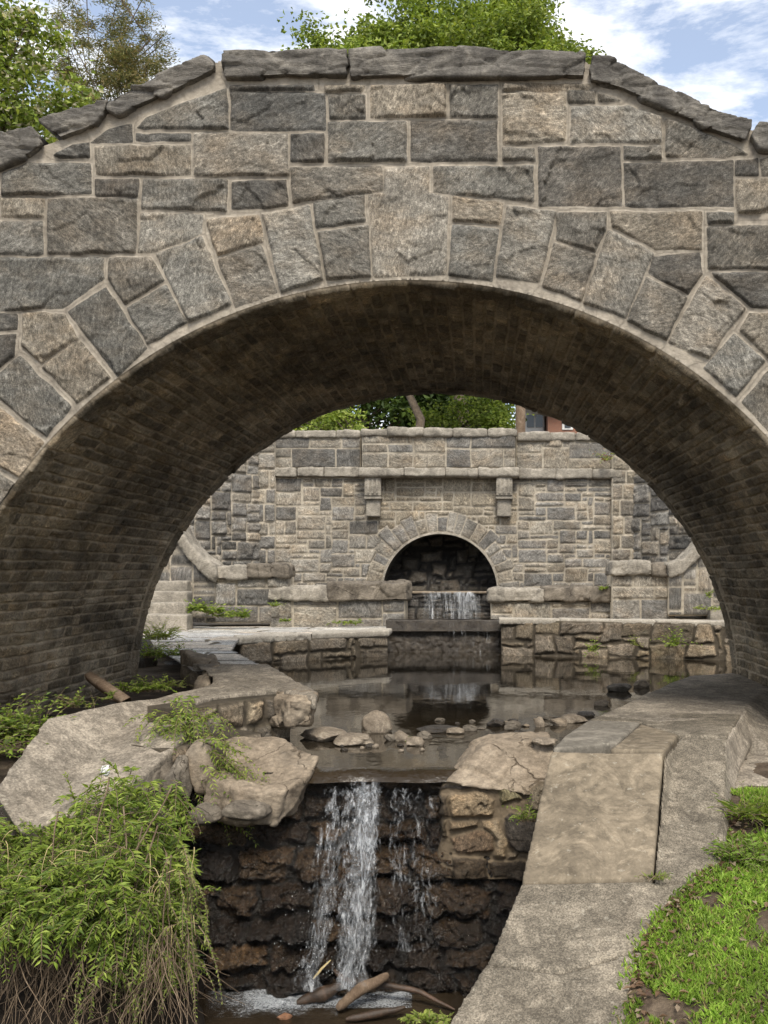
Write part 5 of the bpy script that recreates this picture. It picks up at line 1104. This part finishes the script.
# ================================================================ trees behind
def tree(name, label, base, H, crown, trunk_r, cols, nclump=120, per=110, leaf=.3, seed=0, cat='tree', open_=0, wid=.55, clump=.9, mat='leaf_far', grp=None, extra=None, low=None, shell=1, kmin=.12, conifer=0):
    """crown: centre (relative to base) and radii"""
    rs = np.random.RandomState(seed); t = thing(name, label, cat, base, grp); B = np.array(base)
    tr = np.array([B+np.array([rs.normal(0, .1)*k, 0, H*.93*k/9.]) for k in range(10)])
    paths = [(tr, np.linspace(trunk_r, trunk_r*.12, 10)*np.r_[1.35, np.ones(9)])]
    c = np.array(crown[0])+B; R = np.array(crown[1]); CL = []
    while len(CL) < nclump:
        v = rs.normal(size=3); v /= np.linalg.norm(v); r = rs.uniform(.25, 1)**(.45 if shell else .8); v = v*r
        if low is not None and v[2] < low: continue
        q = c+v*R*(1+.22*vn(np.array([v*2.3+seed]), seed)[0]); CL.append(q)
    if extra: CL += [B+np.array(e) for e in extra]
    CL = np.array(CL)
    for q in CL[::max(1, len(CL)//70)]:
        k = np.clip((q[2]-B[2])/H-(.02 if conifer else .18), kmin, .9)*9; s = tr[int(k)]; m = (s+q)/2+np.array([0, 0, -.06*H])*rs.rand()*(0 if conifer else 1)
        tt = np.linspace(0, 1, 8)[:, None]; P = (1-tt)**2*s+2*tt*(1-tt)*m+tt**2*q; r0 = trunk_r*(1-.085*k)*(.2 if conifer else .42); paths.append((P, np.linspace(r0, .02, 8)))
    tubes('trunk', paths, M['bark'], t, 6)
    n = len(CL)*per; ci = np.repeat(np.arange(len(CL)), per); sz = clump*rs.uniform(.6, 1.3, len(CL))[ci][:, None]
    C = CL[ci]+rs.normal(size=(n, 3))*sz*np.array([.55, .55, .38])
    D = rs.normal(size=(n, 3))*np.array([1, 1, .6])+np.array([0, 0, -.15])
    cc = colmix(n, cols, rs, .25)*rs.uniform(.75, 1.25, len(CL))[ci][:, None]
    leaves('crown', C, D, leaf*rs.uniform(.6, 1.2, n), leaf*wid*rs.uniform(.7, 1.2, n), cc, M[mat], t)
    return t
def at(px, Y, z=3.85): return ((px-CX)*Y/F, Y, z)
MG = [(.16, .22, .035), (.21, .27, .045), (.12, .17, .028), (.27, .32, .07)]
tree('maple_tree', 'broad green leafy tree rising over the middle of the bridge coping', at(463, 46), 24.0, ((0, 0, 18.6), (7.4, 5, 6.0)), .33, MG, 340, 260, .25, 3, clump=.8, low=-.3)
tree('leafy_tree', 'pale green tree with light blossoms at the upper left edge', at(-45, 30), 17.0, ((0, 0, 10.4), (3.3, 3, 5.9)), .28, MG+[(.19, .24, .06), (.45, .42, .33)], 230, 170, .22, 4, clump=.62)
tree('pine_tree', 'tall sparse pine tree with see-through crown left of the bridge top', at(117, 40), 23.0, ((0, 0, 15.8), (2.6, 2.2, 6.3)), .16, [(.15, .16, .06), (.21, .20, .08), (.28, .22, .11), (.10, .11, .04)], 330, 150, .2, 6, clump=.36, wid=.17, shell=0, conifer=1)
# seen through the arch over the terrace wall
tree('shade_tree', 'green tree with a stout brown trunk behind the terrace wall, right of centre', at(417, 33), 9, ((1.0, .6, 7.4), (3.4, 2.2, 3.2)), .21, MG, 150, 130, .20, 7, clump=.6, low=-.8, kmin=.55)
tree('garden_shrub', 'light green shrub behind the terrace wall at left of the trunk', at(322, 30), 3, ((0, 0, 1.3), (2.4, 1.2, 1.5)), .08, YG+MG[:2], 110, 140, .15, 8, cat='shrub', clump=.4)
tree('garden_shrub', 'darker green shrub behind the terrace wall right of the trunk', at(470, 36), 4, ((0, 0, 1.9), (2.2, 1.2, 2.0)), .08, MG, 110, 130, .17, 9, cat='shrub', clump=.45)
tree('leafy_tree', 'dark green tree far behind the terrace wall at left', at(370, 50), 10, ((0, 0, 5.2), (6.5, 3, 5.0)), .3, [(.05, .085, .02), (.07, .11, .02)], 140, 130, .36, 10, clump=1.0)
tree('leafy_tree', 'dark green tree far behind the terrace wall beside the pole', at(470, 52), 10, ((-1, 0, 5.2), (3.6, 3, 5.0)), .3, [(.05, .085, .02), (.07, .11, .02)], 110, 130, .36, 11, clump=1.0)
o = tubes('utility_pole', [([at(520.5, 29, 3.8), at(520.5, 29, 7.5), at(520.5, 29, 12)], [.15, .145, .13])], M['wood'], None, 12); tag(o, 'tan wooden pole standing behind the terrace wall at right', 'pole')
# house
hs = thing('brick_house', 'red brick house with white windows beyond the terrace wall at right', 'house', at(580, 60))
def hx(px): return (px-CX)*.06
def hz(py): return EYE-(py-CY)*.06
box('wall', (hx(548), 60, 3.85), (hx(660), 66, hz(402)), M['brick'], hs, 0)
box('gable_wall', (hx(526), 61.5, 3.85), (hx(546), 66, hz(402)), M['white'], hs, 0)
V = [(hx(520), 59.3, hz(404)), (hx(664), 59.3, hz(404)), (hx(664), 63, hz(370)), (hx(520), 63, hz(370)), (hx(664), 66.7, hz(404)), (hx(520), 66.7, hz(404))]
link('roof', mkmesh('roof', V, [[0, 1, 2, 3], [3, 2, 4, 5], [0, 3, 5], [1, 4, 2], [0, 5, 4, 1]], smooth=False), M['shingle'], hs)
box('gutter', (hx(520), 59.1, hz(405)), (hx(664), 59.3, hz(402)), M['white'], hs, .02)
w_ = box('window', (hx(562), 59.93, hz(430)), (hx(573), 60.05, hz(415)), M['white'], hs, .02); box('pane', (hx(564.5), 59.9, hz(428)), (hx(570.5), 59.92, hz(418)), M['glass'], w_, 0)
w_ = box('window', (hx(600), 59.93, hz(430)), (hx(614), 60.05, hz(412)), M['white'], hs, .02); box('pane', (hx(602.5), 59.9, hz(428)), (hx(611.5), 59.92, hz(415)), M['glass'], w_, 0)
w_ = box('porch_window', (hx(526.5), 61.42, hz(432)), (hx(545), 61.52, hz(408)), M['white'], hs, .02)
for a in (528, 537): box('pane', (hx(a), 61.38, hz(424)), (hx(a+7.5), 61.40, hz(411)), M['glass'], w_, 0)

# ================================================================ light, sky, camera
ELEV, AZ = 50, 170         # sun high, behind and left of the viewer
w = bpy.data.worlds.new('World'); sc.world = w; w.use_nodes = True; nt = w.node_tree; nt.nodes.clear()
def nn(t, **k):
    n = nt.nodes.new(t)
    for a, b in k.items(): setattr(n, a, b)
    return n
out = nn('ShaderNodeOutputWorld'); bg = nn('ShaderNodeBackground'); sky = nn('ShaderNodeTexSky', sky_type='NISHITA', sun_disc=False)
sky.sun_elevation = math.radians(ELEV); sky.sun_rotation = math.radians(AZ); sky.air_density = 1.0; sky.dust_density = 1.2; sky.ozone_density = 2.0
tc = nn('ShaderNodeTexCoord'); mp = nn('ShaderNodeMapping'); mp.inputs['Scale'].default_value = (1, 1, 3.2); mp.inputs['Location'].default_value = (1.15, .4, .7)
nz = nn('ShaderNodeTexNoise'); nz.inputs['Scale'].default_value = 4.6; nz.inputs['Detail'].default_value = 9; nz.inputs['Roughness'].default_value = .62; nz.inputs['Distortion'].default_value = .25
rp = nn('ShaderNodeValToRGB'); rp.color_ramp.elements[0].color = (.16, .16, .16, 1); rp.color_ramp.elements[0].position = .42; rp.color_ramp.elements[1].position = .60
mx = nn('ShaderNodeMix', data_type='RGBA'); mx.inputs[7].default_value = (8.0, 7.9, 7.7, 1)
L_ = nt.links.new
L_(tc.outputs['Generated'], mp.inputs[0]); L_(mp.outputs[0], nz.inputs[0]); L_(nz.outputs[0], rp.inputs[0]); L_(rp.outputs[0], mx.inputs[0]); L_(sky.outputs[0], mx.inputs[6]); L_(mx.outputs[2], bg.inputs[0]); L_(bg.outputs[0], out.inputs[0])
bg.inputs[1].default_value = .12
sl = bpy.data.lights.new('sun', 'SUN'); sl.energy = 2.3; sl.angle = math.radians(20); sl.color = (1, .93, .82); so = bpy.data.objects.new('sun', sl); col.objects.link(so)
az = math.radians(AZ); el = math.radians(ELEV); dv = Vector((math.sin(az)*math.cos(el), math.cos(az)*math.cos(el), math.sin(el)))
so.rotation_euler = dv.to_track_quat('Z', 'Y').to_euler(); so.location = (0, 0, 30)
cd = bpy.data.cameras.new('camera'); co = bpy.data.objects.new('camera', cd); col.objects.link(co); sc.camera = co
co.location = (0, 0, EYE); co.rotation_euler = (math.pi/2, 0, 0); cd.sensor_width = 36; cd.sensor_fit = 'AUTO'; cd.lens = F/1024*36; cd.shift_x = -92/1024; cd.shift_y = 60/1024; cd.clip_end = 2000; cd.clip_start = .05
sc.view_settings.view_transform = 'Standard'; sc.view_settings.look = 'None'; sc.view_settings.exposure = .82; sc.view_settings.gamma = 1
sc.cycles.max_bounces = 8; sc.cycles.transparent_max_bounces = 24
